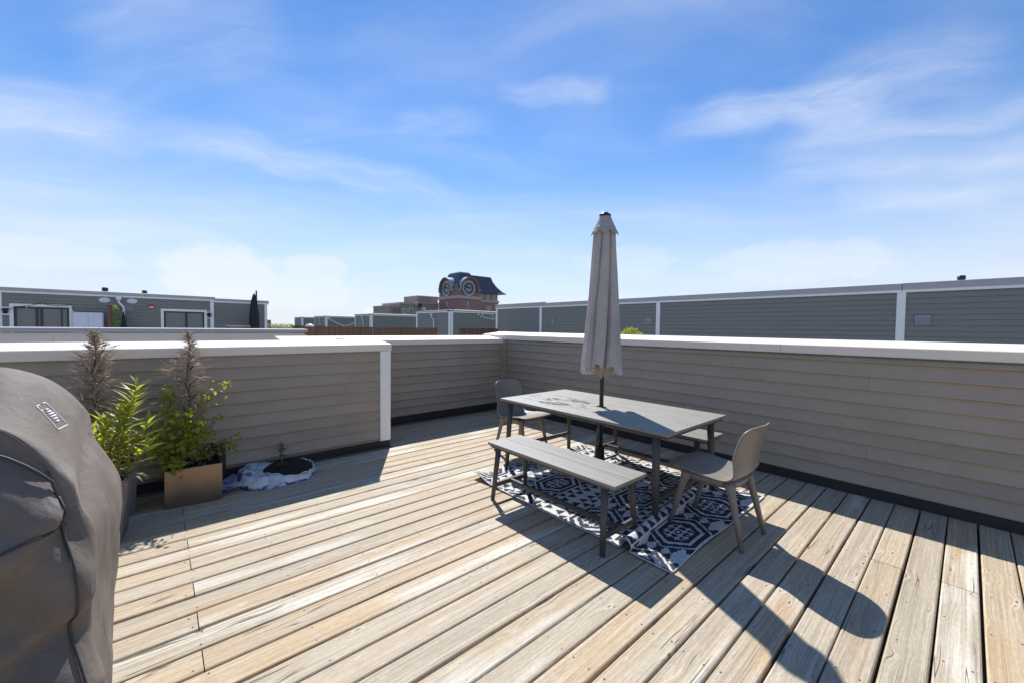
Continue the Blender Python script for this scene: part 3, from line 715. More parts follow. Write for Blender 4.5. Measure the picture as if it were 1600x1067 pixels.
string_lights('black cable of string lights looped across the left patio door', [(-3.58, 19.88, 1.78), (-3.25, 19.88, 1.85), (-2.85, 19.88, 1.985), (-2.45, 19.88, 1.90), (-2.17, 19.88, 1.98), (-2.13, 19.88, 1.66)], .03, 6, .009, .019)
string_lights('white bulb string hung under the coping of the downpipe house', [(15.45, 20.98, 2.29), (16.4, 20.9, 2.02), (17.1, 20.95, 2.13)], .09, 8, .012, .045)
string_lights('straight white light cable from coping to corner on the downpipe house', [(15.5, 20.97, 2.30), (17.1, 20.97, 2.14)], .0, 2, .012, .04)
string_lights('string of bulbs draped over the third grey roof house', [(13.8, 46.1, 2.30), (15.6, 46.0, 1.4), (17.6, 46.1, 2.2)], .1, 12, .03, .07)

# leaf clumps
def leaf_cloud(name, mat, parent, pts, size, seed, ratio=.55):
    rf = random.Random(seed); b = MB()
    for c in pts:
        c = Vector(c); a = Vector((rf.gauss(0, 1), rf.gauss(0, 1), rf.gauss(0, .7))).normalized(); d = a.cross(Vector((rf.gauss(0, 1), rf.gauss(0, 1), rf.gauss(0, 1)))).normalized()
        l = size*rf.uniform(.6, 1.25); n = a.cross(d); i0 = len(b.v)
        b.v += [tuple(c), tuple(c+a*l*.5+d*l*ratio*.5), tuple(c+a*l-n*l*.12), tuple(c+a*l*.5-d*l*ratio*.5)]
        b.face([i0, i0+1, i0+2, i0+3])
    return tag(b.build(name, mat, parent), kind='stuff')
rf = random.Random(11)
hd = thing('hedge', 'yellow-green hedge at the end of the left roof row', 'hedge', (4.05, 23., 0))
leaf_cloud('foliage', M['leaf_far'], hd, [(rf.uniform(0, 1.2), rf.uniform(0, .5), rf.uniform(.5, 1.40)+rf.uniform(-.03, .05)) for _ in range(2600)], .07, 3)
for k in range(5): MB().tube([(.12+k*.24, .25, 0), (.14+k*.24, .25, .8)], .015, 5).build('stem', M['trunk'], hd)
sb = thing('potted_shrub', 'pale yellow-green shrub peeping over the table-side parapet', 'shrub', (7., 4.40, 0))
pts = []
for k in range(900):
    v = Vector((rf.gauss(0, 1), rf.gauss(0, 1), rf.gauss(0, 1))).normalized()*rf.random()**.4; pts.append((v.x*.22, v.y*.24, 1.17+v.z*.235))
leaf_cloud('foliage', M['leaf_round'], sb, pts, .055, 4)
for k in range(4): MB().tube([(.02*k-.03, 0, .4), (.05*k-.07, .05*k-.08, 1.1)], .009, 5).build('stem', M['trunk'], sb)
MB().lathe([(.14, 0), (.17, .40), (.15, .41), (.14, .37), (.01, .37)], 16).build('pot', M['planter_black'], sb)

# ------------------------------------------------------------------ brick clock tower and its wings (about 85 m away)
ct = thing('clock_tower_building', 'red brick clock tower with slate roof and beige wings on the skyline', 'building', (47, 70.8, 0))
MB().box((0, 0, -11), (6.1, 7.4, 7.38)).build('tower_shaft', M['brick'], ct)
MB().box((-.18, -.18, 7.381), (6.28, 7.58, 8.0)).build('cornice', M['stone'], ct)
MB().box((0.05, .05, 8.001), (6.05, 7.35, 9.7)).build('belfry', M['brick'], ct)
MB().box((-.03, -.03, 9.3), (6.13, .04, 9.68)).box((-.03, .041, 9.3), (.045, 7.43, 9.68)).build('frieze', M['beige_block'], ct)
def frustum(b, x0, x1, y0_, y1, z0, X0, X1, Y0, Y1, z1):
    k = len(b.v); b.v += [(x0,y0_,z0),(x1,y0_,z0),(x1,y1,z0),(x0,y1,z0),(X0,Y0,z1),(X1,Y0,z1),(X1,Y1,z1),(X0,Y1,z1)]
    for q in ((0,3,2,1),(4,5,6,7),(0,1,5,4),(1,2,6,5),(2,3,7,6),(3,0,4,7)): b.face([k+i for i in q])
b = MB(); frustum(b, -.25, 6.3, -.25, 7.6, 9.72, .7, 5.2, .7, 6.4, 11.2); frustum(b, .7, 5.2, .7, 6.4, 11.201, 1.4, 4.2, 1.4, 5.6, 13.0); frustum(b, 1.4, 4.2, 1.4, 5.6, 13.001, 1.7, 3.9, 1.7, 5.2, 13.25)
b.build('tower_roof', M['slate'], ct)
def dormer(cxl, face, cz_=9.65):
    # arched gable around a clock; local frame: u along the face, -n outwards
    Mx = Matrix.Translation((cxl, 0, cz_)) if face == 'r' else Matrix.Translation((0, cxl, cz_)) @ Matrix.Rotation(-math.pi/2, 4, 'Z')
    n = 26; ro, ri = 2.36, 2.08
    g_ = MB(); i0 = 0
    arc = [(ri*math.cos(math.pi*k/n), ri*math.sin(math.pi*k/n)) for k in range(n+1)]
    P = [(ri, -.62)]+arc+[(-ri, -.62)]
    k0 = len(g_.v); g_.v += [(x, -.10, z) for x, z in P] + [(x, 2.4, z) for x, z in P]; m_ = len(P)
    g_.face(list(range(m_))); g_.face([m_+i for i in range(m_)][::-1])
    gab = g_.xf(Mx).build('clock_gable', M['brick'], ct)
    h_ = MB(); prof = []
    A = [(ro*1.10, -.75), (ro, -.2)] + [(ro*math.cos(math.pi*k/n), ro*math.sin(math.pi*k/n)) for k in range(n+1)] + [(-ro, -.2), (-ro*1.10, -.75)]
    B = [(ri*1.06, -.75), (ri, -.2)] + [(ri*math.cos(math.pi*k/n), ri*math.sin(math.pi*k/n)) for k in range(n+1)] + [(-ri, -.2), (-ri*1.06, -.75)]
    q = len(A)
    for Y in (-.75, 2.6): h_.v += [(x, Y, z) for x, z in A] + [(x, Y, z) for x, z in B]
    for k in range(q-1):
        h_.face([k, k+1, q+k+1, q+k]); h_.face([2*q+k, 3*q+k, 3*q+k+1, 2*q+k+1]); h_.face([k, 2*q+k, 2*q+k+1, k+1], 1); h_.face([q+k, q+k+1, 3*q+k+1, 3*q+k])
    h_.xf(Mx).build('arched_hood', [M['arch_dark'], M['lead']], ct)
    def disc(r0, r1, y, name, mat, par):
        d = MB(); nn = 40
        for r_ in (r0, r1): d.v += [(r_*math.cos(2*math.pi*k/nn), y, r_*math.sin(2*math.pi*k/nn)) for k in range(nn)]
        d.v += [(r1*math.cos(2*math.pi*k/nn), y+.08, r1*math.sin(2*math.pi*k/nn)) for k in range(nn)]
        for k in range(nn):
            k2 = (k+1) % nn; d.face([k, k2, nn+k2, nn+k][::-1]); d.face([nn+k, nn+k2, 2*nn+k2, 2*nn+k][::-1])
        return d.xf(Mx).build(name, mat, par)
    cl = disc(.001, 1.36, -.16, 'clock', M['clock_face'], ct)
    disc(1.28, 1.62, -.24, 'outer_ring', M['clock_ring'], cl); disc(.78, 1.22, -.18, 'chapter_ring', M['clock_dark'], cl)
    mk = MB()
    for k in range(12):
        th = k*math.pi/6; k1 = len(mk.v)
        mk.box((-.055, -.22, .86), (.055, -.185, 1.14)); mk.xf(Matrix.Rotation(th, 4, 'Y'), k1)
    mk.xf(Mx).build('hour_marks', M['clock_face'], cl)
    hd_ = MB(); hd_.box((-.10, -.27, -.2), (.10, -.225, .62)); hd_.xf(Matrix.Rotation(R(-55), 4, 'Y')); k1 = len(hd_.v); hd_.box((-.07, -.32, -.25), (.07, -.275, .95)); hd_.xf(Matrix.Rotation(R(-52), 4, 'Y'), k1)
    hd_.xf(Mx).build('clock_hands', M['clock_dark'], cl)
dormer(2.75, 'r'); dormer(3.95, 'l')
for x, y, rz_ in ((2.6, -.012, 0), (-.012, 3.9, 1)):
    bb = MB().box((-.22, -.02, 5.85), (.22, .0, 6.8)); bb.build('slit_window', M['stone'], ct, (x, y, 0), -math.pi/2*rz_)
# right wing with the swept hip roof
MB().box((6.11, .8, -11), (11.7, 9., 7.0)).build('wing_wall', M['brick'], ct); MB().box((6.11, .65, 7.001), (11.85, 9.1, 7.45)).build('wing_cornice', M['stone'], ct)
MB().box((6.11, .85, 7.451), (11.5, 8.9, 8.95)).build('attic', M['beige_block'], ct)
b = MB(); prof = [(0, 8.96), (.9, 9.55), (1.9, 10.6), (2.6, 11.7), (3.0, 12.8)]
for (o0, z0), (o1, z1) in zip(prof, prof[1:]): frustum(b, 3.2, 13.4-o0*1.05, -.25+o0*.7, 10-o0*.7, z0, 3.2, 13.4-o1*1.05, -.25+o1*.7, 10-o1*.7, z1-.0005)
b.build('wing_roof', M['slate'], ct)
for x in (6.55, 8.4, 10.3):
    f = MB().box((x, .80, 7.55), (x+.5, .848, 8.75)).build('window', M['white'], ct); MB().box((x+.08, .79, 7.62), (x+.42, .799, 8.68)).build('pane', M['glass'], f)
f = MB().box((8.2, .74, 4.6), (9.6, .798, 6.1)).build('window', M['stone'], ct)
for x in (8.28, 8.95): MB().box((x, .73, 4.7), (x+.57, .739, 6.0)).build('pane', M['glass'], f)
f = MB().box((2.3, -.03, 4.6), (3.3, -.001, 5.35)).build('window', M['stone'], ct); MB().box((2.4, -.05, 4.65), (3.2, -.0305, 5.25)).build('pane', M['glass'], f)
# low pieces right
MB().box((11.9, 4., -11), (17., 9., 6.2)).build('low_wing', M['beige_block'], ct); MB().box((13.5, 4.5, 6.201), (14.0, 5.2, 7.6)).box((11.95, 5, 6.201), (12.8, 6, 6.9)).build('roof_plant', M['clock_dark'], ct)
# beige left wings
MB().box((-11.4, 7.5, -11), (-4.1, 16, 5.45)).box((-9.3, 7.3, -11), (-5.35, 16, 6.05)).box((-4.09, 7.45, -11), (-.01, 16, 6.35)).box((-4.15, 9.5, 6.351), (1., 16, 8.0)).build('beige_wing', M['beige_block'], ct)
MB().box((-11.5, 7.38, 5.451), (-9.31, 16, 5.72)).box((-9.42, 7.18, 6.051), (-5.2, 16, 6.4)).box((-5.19, 7.3, 6.352), (-.01, 9.4, 6.62)).box((-4.2, 9.4, 8.001), (1., 16, 8.2)).build('wing_cornice', M['stone'], ct)
for x, z0, z1 in ((-8.7, 4.0, 5.1), (-7.3, 4.0, 5.3)):
    f = MB().box((x, 7.22, z0), (x+.9, 7.295, z1)).build('window', M['white'], ct); MB().box((x+.1, 7.2, z0+.1), (x+.8, 7.215, z1-.1)).build('pane', M['glass'], f)
for x in (-10.8, -5.0, -2.6):
    f = MB().box((x, 7.36 if x > -5.2 else 7.42, 3.2), (x+1.5, 7.44 if x > -5.2 else 7.49, 5.0)).build('balcony_opening', M['arch_dark'], ct)
b = MB().box((-4.2, 7.36, 2.), (-3.3, 7.44, 5.5)).build('window', M['white'], ct)

# ------------------------------------------------------------------ rug
def rug_dark(u, v):
    """two-tone kilim: hexagon medallions between rows of saw-tooth triangles; u across, v along (metres)"""
    pv = .62; band = math.floor((v-.165+pv/2)/pv); y = v-.165-band*pv
    pu = .58; x = (u-.47+pu/2+.29*(band % 2)) % pu - pu/2
    ax, ay = abs(x), abs(y)
    hexd = max(ay/.150, (ax+ay*.80)/.245)
    if hexd < 1.:
        if hexd > .83: return True
        if hexd > .70: return False
        if hexd > .56: return True
        c = ay*1.45
        if ax+c < .020: return False
        pp, mm = ax+c, ax-c
        return not ((math.floor(pp/.050)+math.floor((mm+1.025)/.050)) % 2 == 1 and pp < .165)
    e = ay-.162
    if e > 0:                                   # two rows of teeth, one standing on the other's points
        row = math.floor(e/.064); t = e/.064-row; ph = (x/.0967+.5*(row % 2)) % 1.
        return row < 2 and t > .10 and abs(ph-.5)*2 < (1.1-t)*.86
    side = (ax+ay*.80)-.262                     # stepped wings beside each medallion
    if side > .0:
        k = math.floor((y+.5)/.078); t = ((y+.5)/.078-k); return side < .080*(1-abs(t-.5)*2)*1.1
    return False
xs0, xs1 = 2.13, 3.72
prof = []
path = [(1.055, .004), (1.325, .005), (1.345, .010), (1.328, .034), (1.338, .062), (1.372, .076), (1.408, .064), (1.418, .036), (1.404, .011), (1.430, .005), (2.955, .004)]
STEP = .0100
seg = [(Vector(a), Vector(c)) for a, c in zip(path, path[1:])]; tot_l = sum((c-a).length for a, c in seg)
ns = int(tot_l/STEP)+1; nx = int((xs1-xs0)/STEP)+1
def along(s_):
    for a, c in seg:
        l = (c-a).length
        if s_ <= l: return a.lerp(c, s_/l if l else 0)
        s_ -= l
    return seg[-1][1]
rb_ = MB(); P = []
pathpts = [along(min(k*STEP, tot_l-1e-6)) for k in range(ns)]
pathpts = [sum((pathpts[min(max(k+d, 0), ns-1)] for d in (-1, 0, 1)), Vector((0, 0)))/3 for k in range(ns)]
for k in range(ns):
    for j in range(nx):
        x = xs0+j*STEP; y, z = pathpts[k]; t = (x-xs0)/(xs1-xs0)
        hmod = .45+.55*math.sin(min(1., max(0., (1.15-t)*1.4))*math.pi/2)
        fz = .004+(z-.004)*hmod
        fy = y + (t-.1)*.13*math.exp(-((y-1.39)/.17)**2)
        wz = .006*max(0, mnoise.noise(Vector((x*3, y*3, 1))))+.010*max(0, mnoise.noise(Vector((x*1.6+5, y*5, 4))))*(1 if y > 1.6 else .3)
        cr_ = math.exp(-((x-2.13)/.10)**2-((y-2.93)/.16)**2); wz += .05*cr_
        ridge = math.exp(-((y-2.62-.12*t)/.035)**2); wz += .022*ridge*(1-.6*t)
        ex = .022*mnoise.noise(Vector((0, y*2.3, 7)))*(1-t) + .012*mnoise.noise(Vector((9, y*3, 2)))*t
        ey = .02*mnoise.noise(Vector((x*2.1, 0, 3)))
        P.append((x+ex, fy+ey-.05*t*(y-1.05)*0, fz+wz))
i0 = 0
rb_.v = P
for k in range(ns-1):
    for j in range(nx-1):
        a = k*nx+j; d = rug_dark(j*STEP, k*STEP); edge = j < 1 or j > nx-3
        rb_.face([a, a+1, a+1+nx, a+nx], 1 if d and not edge else 0, True)
rug = rb_.build('patterned_rug', [M['rug_white'], M['rug_dark']])
tag(rug, 'black and white geometric rug rumpled under the table', 'rug')
md = rug.modifiers.new('thickness', 'SOLIDIFY'); md.thickness = .004; md.offset = 1

# ------------------------------------------------------------------ table, benches
def taper_leg(p0, p1, r0, r1, flat=.8): return MB().tube([p0, Vector(p0).lerp(Vector(p1), .5), p1], [r0, (r0+r1)/2, r1], 14, flat=flat)
tab = thing('dining_table', 'long dark grey outdoor table with umbrella hole in its top', 'table', (3.05, 2.195, 0))
TX, TY, TZ = .49, .885, .662
nsl = 5; wsl = 2*TX/nsl
for k in range(nsl):
    xa, xb = -TX+k*wsl+.0008, -TX+(k+1)*wsl-.0008
    if k == 2:   # middle slat has the hole for the pole: four pieces round it, joined
        b = MB(); hole = .026; n = 20; ring = [(hole*math.cos(2*math.pi*j/n)-.042, hole*math.sin(2*math.pi*j/n)-.015) for j in range(n)]
        b.cbox((xa, -TY, TZ-.022), (xb, -.062, TZ), .002).cbox((xa, .0325, TZ-.022), (xb, TY, TZ), .002)
        b.box((xa, -.0615, TZ-.022), (-.075, .032, TZ-.0003)).box((-.010, -.0615, TZ-.022), (xb, .032, TZ-.0003))
        b.build('tabletop_slat', M['table'], tab)
    else: MB().cbox((xa, -TY, TZ-.022), (xb, TY, TZ), .002).build('tabletop_slat', M['table'], tab)
MB().cbox((-TX+.02, -TY+.02, TZ-.045), (TX-.02, -TY+.06, TZ-.0225), .002).cbox((-TX+.02, TY-.06, TZ-.045), (TX-.02, TY-.02, TZ-.0225), .002).cbox((-TX+.0205, -TY+.061, TZ-.045), (-TX+.055, TY-.061, TZ-.0225), .002).cbox((TX-.055, -TY+.061, TZ-.045), (TX-.0205, TY-.061, TZ-.0225), .002).build('apron', M['furn'], tab)
for sx_ in (-1, 1):
    for sy_ in (-1, 1): taper_leg((sx_*.468, sy_*.795, .0), (sx_*.445, sy_*.775, TZ-.044), .022, .031).build('leg', M['furn'], tab)
for sy_ in (-1, 1): MB().cbox((-.44, sy_*.79-.014, .155), (.44, sy_*.79+.014, .195), .004).build('stretcher', M['furn'], tab)
def make_bench(label, loc, L, W, H_):
    t = thing('bench', label, 'bench', loc, 0, 'grey benches at the table')
    for sx_ in (-1, 1):
        xa, xb = (-W/2, -.0012) if sx_ < 0 else (.0012, W/2)
        MB().cbox((xa, -L/2, H_-.022), (xb, L/2, H_), .002).build('seat_slat', M['bench'], t)
    MB().cbox((-W/2+.015, -L/2+.012, H_-.040), (W/2-.015, -L/2+.05, H_-.0225), .002).cbox((-W/2+.015, L/2-.05, H_-.040), (W/2-.015, L/2-.012, H_-.0225), .002).cbox((-W/2+.012, -L/2+.051, H_-.040), (-W/2+.04, L/2-.051, H_-.0225), .002).cbox((W/2-.04, -L/2+.051, H_-.040), (W/2-.012, L/2-.051, H_-.0225), .002).build('seat_frame', M['furn'], t)
    for sx_ in (-1, 1):
        for sy_ in (-1, 1): taper_leg((sx_*(W/2+.005), sy_*(L/2-.075), 0), (sx_*(W/2-.035), sy_*(L/2-.095), H_-.039), .0185, .025).build('leg', M['furn'], t)
    for sy_ in (-1, 1): MB().cbox((-W/2+.0, sy_*(L/2-.08)-.012, .095), (W/2-.0, sy_*(L/2-.08)+.012, .13), .004).build('end_stretcher', M['furn'], t)
    MB().cbox((-.014, -L/2+.0925, .097), (.014, L/2-.0925, .128), .004).build('long_stretcher', M['furn'], t)
    return t
bn = make_bench('grey two-slat bench in front of the table, clear of its edge', (2.165, 1.938, 0), 1.205, .35, .442)
copy_thing(bn, (3.625, 2.03, 0), 0., 'grey bench on the wall side, mostly hidden under the tabletop')

# ------------------------------------------------------------------ closed umbrella
um = thing('patio_umbrella', 'closed grey patio umbrella standing through the table', 'umbrella', (3.008, 2.18, 0))
MB().lathe([(.20, .0), (.21, .02), (.20, .045), (.06, .06), (.04, .075), (.034, .30), (.02, .305)], 28).build('base', M['umb_pole'], um)
MB().tube([(0, 0, .05), (0, 0, 2.36)], .0195, 16).build('pole', M['umb_pole'], um)
n = 224; nz_ = 54; P = []
def fold(th, z):
    t = (2.27-z)/1.27
    a = th + .35*t + .25*math.sin(th*2+1.)*t
    ph = (7*a/(2*math.pi)) % 1.
    bul = math.sin(math.pi*min(1., ph/.9))**.6 if ph < .9 else 0.
    cre = math.exp(-((ph-.93)/.07)**2)+math.exp(-((ph+.07)/.07)**2)
    return .76 + .26*bul - .52*cre*min(1., .3+1.3*t) + .07*t*math.sin(3*th+2*z) + .03*t*math.sin(13*th+5*z)
for k in range(nz_):
    s_ = k/(nz_-1)
    for j in range(n):
        th = 2*math.pi*j/n; a = th+.2
        zb = 1.005+.045*math.cos(8*(th+.42))*.6+.03*math.sin(2*th+.6)
        z = 2.27+(zb-2.27)*s_
        r_ = .094+.082*s_; r_ *= fold(th, z)
        P.append((r_*math.cos(th), r_*math.sin(th), z))
MB().grid(P, n, nz_, closed=True).build('canopy', M['canopy'], um)
P = []
for k in range(9):
    s_ = k/8
    for j in range(64):
        th = 2*math.pi*j/64; r_ = (.12-.085*s_**1.6)*(.86+.16*math.cos(7*th+3*s_)+.06*math.sin(11*th)); z = 1.06-.135*s_+.014*math.sin(5*th+2)*s_
        P.append((r_*math.cos(th)+.012, r_*math.sin(th)-.008, z))
MB().grid(P[::-1], 64, 9, closed=True).build('canopy_hem', M['canopy_in'], um)
P = []
for k in range(14):
    s_ = k/13
    for j in range(96):
        th = 2*math.pi*j/96; e = abs(math.cos(4*th+.6)); r_ = .046+.068*s_**1.1+.008*s_**2*(e-.5)
        z = 2.365-.155*s_ - .016*s_**3*(e*2-1)
        P.append((r_*math.cos(th), r_*math.sin(th), z))
MB().grid(P, 96, 14, closed=True).build('vent_skirt', M['canopy'], um).modifiers.new('t', 'SOLIDIFY').thickness = .003
MB().lathe([(.045, 2.352), (.052, 2.358), (.052, 2.378), (.034, 2.388), (.026, 2.398), (.008, 2.402)], 24).build('finial', M['umb_pole'], um)

# ------------------------------------------------------------------ chairs
def smooth_path(pts, n):
    out = []; m_ = len(pts)
    for i in range(n):
        t = i/(n-1)*(m_-1); k = min(int(t), m_-2); f = t-k
        p0, p1, p2, p3 = pts[max(k-1, 0)], pts[k], pts[k+1], pts[min(k+2, m_-1)]
        out.append(tuple(.5*((2*b)+(c-a)*f+(2*a-5*b+4*c-d)*f*f+(-a+3*b-3*c+d)*f**3) for a, b, c, d in zip(p0, p1, p2, p3)))
    return out
def make_chair(label, loc, rz):
    # local: faces +y; shell is one bent sheet, seat and back
    t = thing('chair', label, 'chair', loc, rz, 'moulded chairs at the table ends')
    pr = [(.262, .410, .190), (.252, .422, .204), (.18, .426, .222), (.05, .413, .222), (-.05, .402, .214), (-.125, .400, .205), (-.175, .420, .200), (-.205, .47, .201), (-.228, .54, .203), (-.250, .62, .203), (-.270, .69, .200), (-.281, .73, .190), (-.287, .752, .168), (-.290, .765, .135), (-.2915, .771, .09)]
    pr = smooth_path(pr, 54); nx_ = 25; P = []
    for y, z, hw in pr:
        for j in range(nx_):
            s_ = j/(nx_-1)*2-1; x = s_*hw
            back = min(1., max(0., (z-.44)/.12)) if y < -.12 else 0.
            dip = .020*(1-abs(s_)**2.2)*(1-back)*min(1, max(0, (.22-y)/.12))
            cur = .050*abs(s_*hw/.2)**2.2*back
            seat_front = -.018*(abs(s_)**2)*max(0, min(1, (y-.14)/.08))
            P.append((x, y+cur+seat_front, z-dip+.012*(1-back)))
    sh = MB().grid(P, nx_, 54).build('seat_shell', M['chair'], t)
    s1 = sh.modifiers.new('t', 'SOLIDIFY'); s1.thickness = .009; s1.offset = 0
    # frame under the seat
    fr = MB(); ring = []
    for j in range(40):
        th = 2*math.pi*j/40; e = 3.2; cth, sth = math.cos(th), math.sin(th)
        ring.append((.17*math.copysign(abs(cth)**(2/e), cth), -.005+.165*math.copysign(abs(sth)**(2/e), sth)))
    k0 = len(fr.v)
    for (sc_, z) in ((1., .352), (1.05, .375), (1.09, .398), (.6, .398), (.6, .36)): fr.v += [(x*sc_, y*sc_, z) for x, y in ring]
    for r_ in range(4):
        for j in range(40): fr.face([k0+r_*40+j, k0+r_*40+(j+1) % 40, k0+(r_+1)*40+(j+1) % 40, k0+(r_+1)*40+j], 0, True)
    for j in range(40): fr.face([k0+4*40+j, k0+4*40+(j+1) % 40, k0+(j+1) % 40, k0+j], 0, True)
    fr.build('seat_frame', M['chair'], t)
    for sx_ in (-1, 1):
        for sy_ in (-1, 1):
            foot = Vector((sx_*.182, (.232 if sy_ > 0 else -.245), 0)); topp = Vector((sx_*.150, (.135 if sy_ > 0 else -.150), .385))
            lg = MB(); pts = [foot, foot.lerp(topp, .45), foot.lerp(topp, .80), foot.lerp(topp, .93), topp+Vector((-sx_*.012, -sy_*.012, .0))]
            lg.tube(pts, [.0145, .0195, .024, .031, .044], 14, flat=.85).build('leg', M['chair'], t)
    return t
ch = make_chair('moulded grey-brown chair at the near table end, its back towards us', (2.872, 1.118, 0), R(-2))
copy_thing(ch, (2.995, 3.215, 0), R(182), 'moulded grey-brown chair at the far table end by the back corner')

# ------------------------------------------------------------------ covered grill
gr = thing('grill_cover', 'dark taupe barbecue cover draped over a grill beside the planters', 'grill', (0, 0, 0))
GX0, GX1, GY0, GY1 = -1.62, -.128, 1.40, 2.12
def ztop(x, y):
    # hood in the middle, side shelf at the right end
    t = min(1., max(0., (-.10-x)/.27)); hood = 1.0+.225*math.sin(math.pi/2*t)+.02*min(1., max(0., (-.37-x)/.3))
    f = min(1., max(0., (1.85-y)/.35)); hood -= .088*f*f*(3-2*f) + .06*min(1., max(0., (y-1.9)/.22))**2
    l = min(1., max(0., (x+1.62)/.5)); return hood-.2*(1-l)
def perim(s_):
    """point and outward normal on the rounded rectangle, s in 0..1, starts at front-left going right"""
    rc = .07; w_, d_ = GX1-GX0, GY1-GY0; segs = [('l', w_-2*rc), ('a', rc*math.pi/2), ('l', d_-2*rc), ('a', rc*math.pi/2)]*1
    segs = [w_-2*rc, rc*math.pi/2, d_-2*rc, rc*math.pi/2]*2; tot_ = sum(segs); s_ = (s_ % 1.)*tot_
    x, y, a = GX0+rc, GY0, 0.
    for k, l in enumerate(segs):
        if s_ <= l or k == 7:
            if k % 2 == 0: return Vector((x+math.cos(a)*s_, y+math.sin(a)*s_)), Vector((math.sin(a), -math.cos(a)))
            th = s_/rc; c = Vector((x-math.sin(a)*rc, y+math.cos(a)*rc)); n_ = Vector((math.sin(a+th), -math.cos(a+th))); return c+n_*rc, n_
        if k % 2 == 0: x += math.cos(a)*l; y += math.sin(a)*l
        else:
            c = Vector((x-math.sin(a)*rc, y+math.cos(a)*rc)); a += math.pi/2; x, y = c.x+math.sin(a)*rc, c.y-math.cos(a)*rc
        s_ -= l
PT = 2*(GX1-GX0+GY1-GY0)-8*.07+2*math.pi*.07
def skirt(s_, t):
    """t: 0 ground .. 1 top edge"""
    p_, n_ = perim(s_); zt = ztop(p_.x, p_.y)-.05; z = .02+(zt-.02)*t
    d = 0.
    front = max(0., -n_.y); side = max(0., n_.x)
    v = Vector((p_.x*1.0, p_.y, z))
    # slack cloth: broad diagonal swags plus smaller creases
    sw_ = math.sin((z*1.0+p_.x*.62)*13.+1.4*mnoise.noise(v*2.1)); sw2 = math.sin((z*1.25-p_.x*.9)*9+1.+1.8*mnoise.noise(v*1.7+Vector((4, 0, 0))))
    d += front*(.052*(abs(sw_)**1.3)*(.3+.7*max(0, min(1, (.92-z)*2.)))+.026*sw2*max(0, min(1, (.9-z)*3)))
    for xa, za, sl_, h_, rec in ((-.13, .945, .98, .040, .22), (-.12, .70, .62, .034, .16), (-.12, .47, -.35, .028, .20)):
        q = z-(za+(p_.x-xa)*sl_+.02*math.sin(p_.x*11)); k_ = 1/(1+math.exp(-q/.007))
        d += front*h_*(k_*math.exp(-max(0, q)/(rec*.9)) - (1-k_)*math.exp(min(0, q)/rec)*.6)*min(1., max(0., (-.115-p_.x)*22))
    d += side*(.010*math.sin(z*9+p_.y*4)+.012*mnoise.noise(v*5))
    d += .010*mnoise.noise(v*4.3) + .004*mnoise.noise(v*13.)
    d -= .030*max(0, (.30-z))/.3
    d += .006*math.exp(-((z-.80)/.12)**2)*side
    e_ = max(0., (t-.80)/.20); d -= (front*.10+side*.035+max(0., n_.y)*.06)*e_**1.6
    d -= .012*math.exp(-((t-1.)/.05)**2)
    return Vector((p_.x+n_.x*d, p_.y+n_.y*d, z))
ns_, nv_ = 300, 90; b = MB(); P = []
for k in range(nv_):
    for j in range(ns_): P.append(skirt(j/ns_, k/(nv_-1)))
cxm, cym = (GX0+GX1)/2, (GY0+GY1)/2
nc = 30
def top_pt(s_, r_):
    e = skirt(s_, 1.); q = 1-r_; x = cxm+(e.x-cxm)*q; y = cym+(e.y-cym)*(q if q > .5 else q); zt = ztop(x, y)
    roll = 1-(1-min(1., r_/.16))**2; z = (zt-.05)+(.05)*roll
    v = Vector((x, y, z)); z += .008*mnoise.noise(v*5)*roll + .010*math.sin((x*1.1+y*.7)*16+2*mnoise.noise(v*2))*roll*(.5 if x < -.5 else 1)*.5
    if r_ == 0: z = e.z
    return Vector((x, y, z))
for k in range(1, nc):
    for j in range(ns_): P.append(top_pt(j/ns_, (k/nc)**1.3))
b.grid(P, ns_, nv_+nc-1, closed=True); b.face([(nv_+nc-2)*ns_+j for j in range(ns_)])
b.build('cover', M['cover'], gr)
from mathutils.bvhtree import BVHTree
skin = BVHTree.FromPolygons(b.v, b.f)
sF = (GX1-GX0-.14)/PT; sC = sF+.075/PT        # front-right corner on the perimeter
sm = MB(); sm.tube([skirt(sC-.01, t)*1. + Vector((.003, -.003, 0)) for t in [i/60 for i in range(0, 61)]], .003, 6)
sm.tube([skirt(s_/60*sC, .985)+Vector((0, -.006, .012)) for s_ in range(10, 61)], .0035, 6)
pts = []
for k in range(41):
    t = k/40; s_ = sC-.004-.12*t; pts.append(skirt(s_, .94-.50*t)+Vector((.0, -.004, 0)))
sm.tube(pts, .0030, 6)
sm.build('seam', M['seam'], gr)
# sewn white emblem on the sloping top: outline, grille stripes and a dot
lg = MB()
EQ = [Vector(q) + Vector((.002, -.002, .006)) for q in ((-.2557, 1.681, 1.135), (-.2148, 1.656, 1.088), (-.2039, 1.717, 1.0995), (-.2459, 1.727, 1.1435))]
def L2(a, c):
    # bilinear between the four corners of the patch, laid on the cloth
    u_, v_ = (a+1)/2, (c/.6+1)/2
    q = EQ[0].lerp(EQ[1], u_).lerp(EQ[3].lerp(EQ[2], u_), v_); h_ = skin.ray_cast(q+Vector((0, 0, .2)), Vector((0, 0, -1)))[0]
    return (h_ or q)+Vector((0, 0, .0006))
for pl_ in ([(-1, -.6), (1, -.6)], [(-1, .6), (1, .6)], [(-1, -.6), (-1, -.2)], [(-1, .2), (-1, .6)], [(1, -.6), (1, .6)], [(-.55, -.6), (-.55, -.35)]):
    lg.tube([L2(*pl_[0]).lerp(L2(*pl_[1]), k/6) if 0 else L2(pl_[0][0]+(pl_[1][0]-pl_[0][0])*k/8, pl_[0][1]+(pl_[1][1]-pl_[0][1])*k/8) for k in range(9)], .0019, 6)
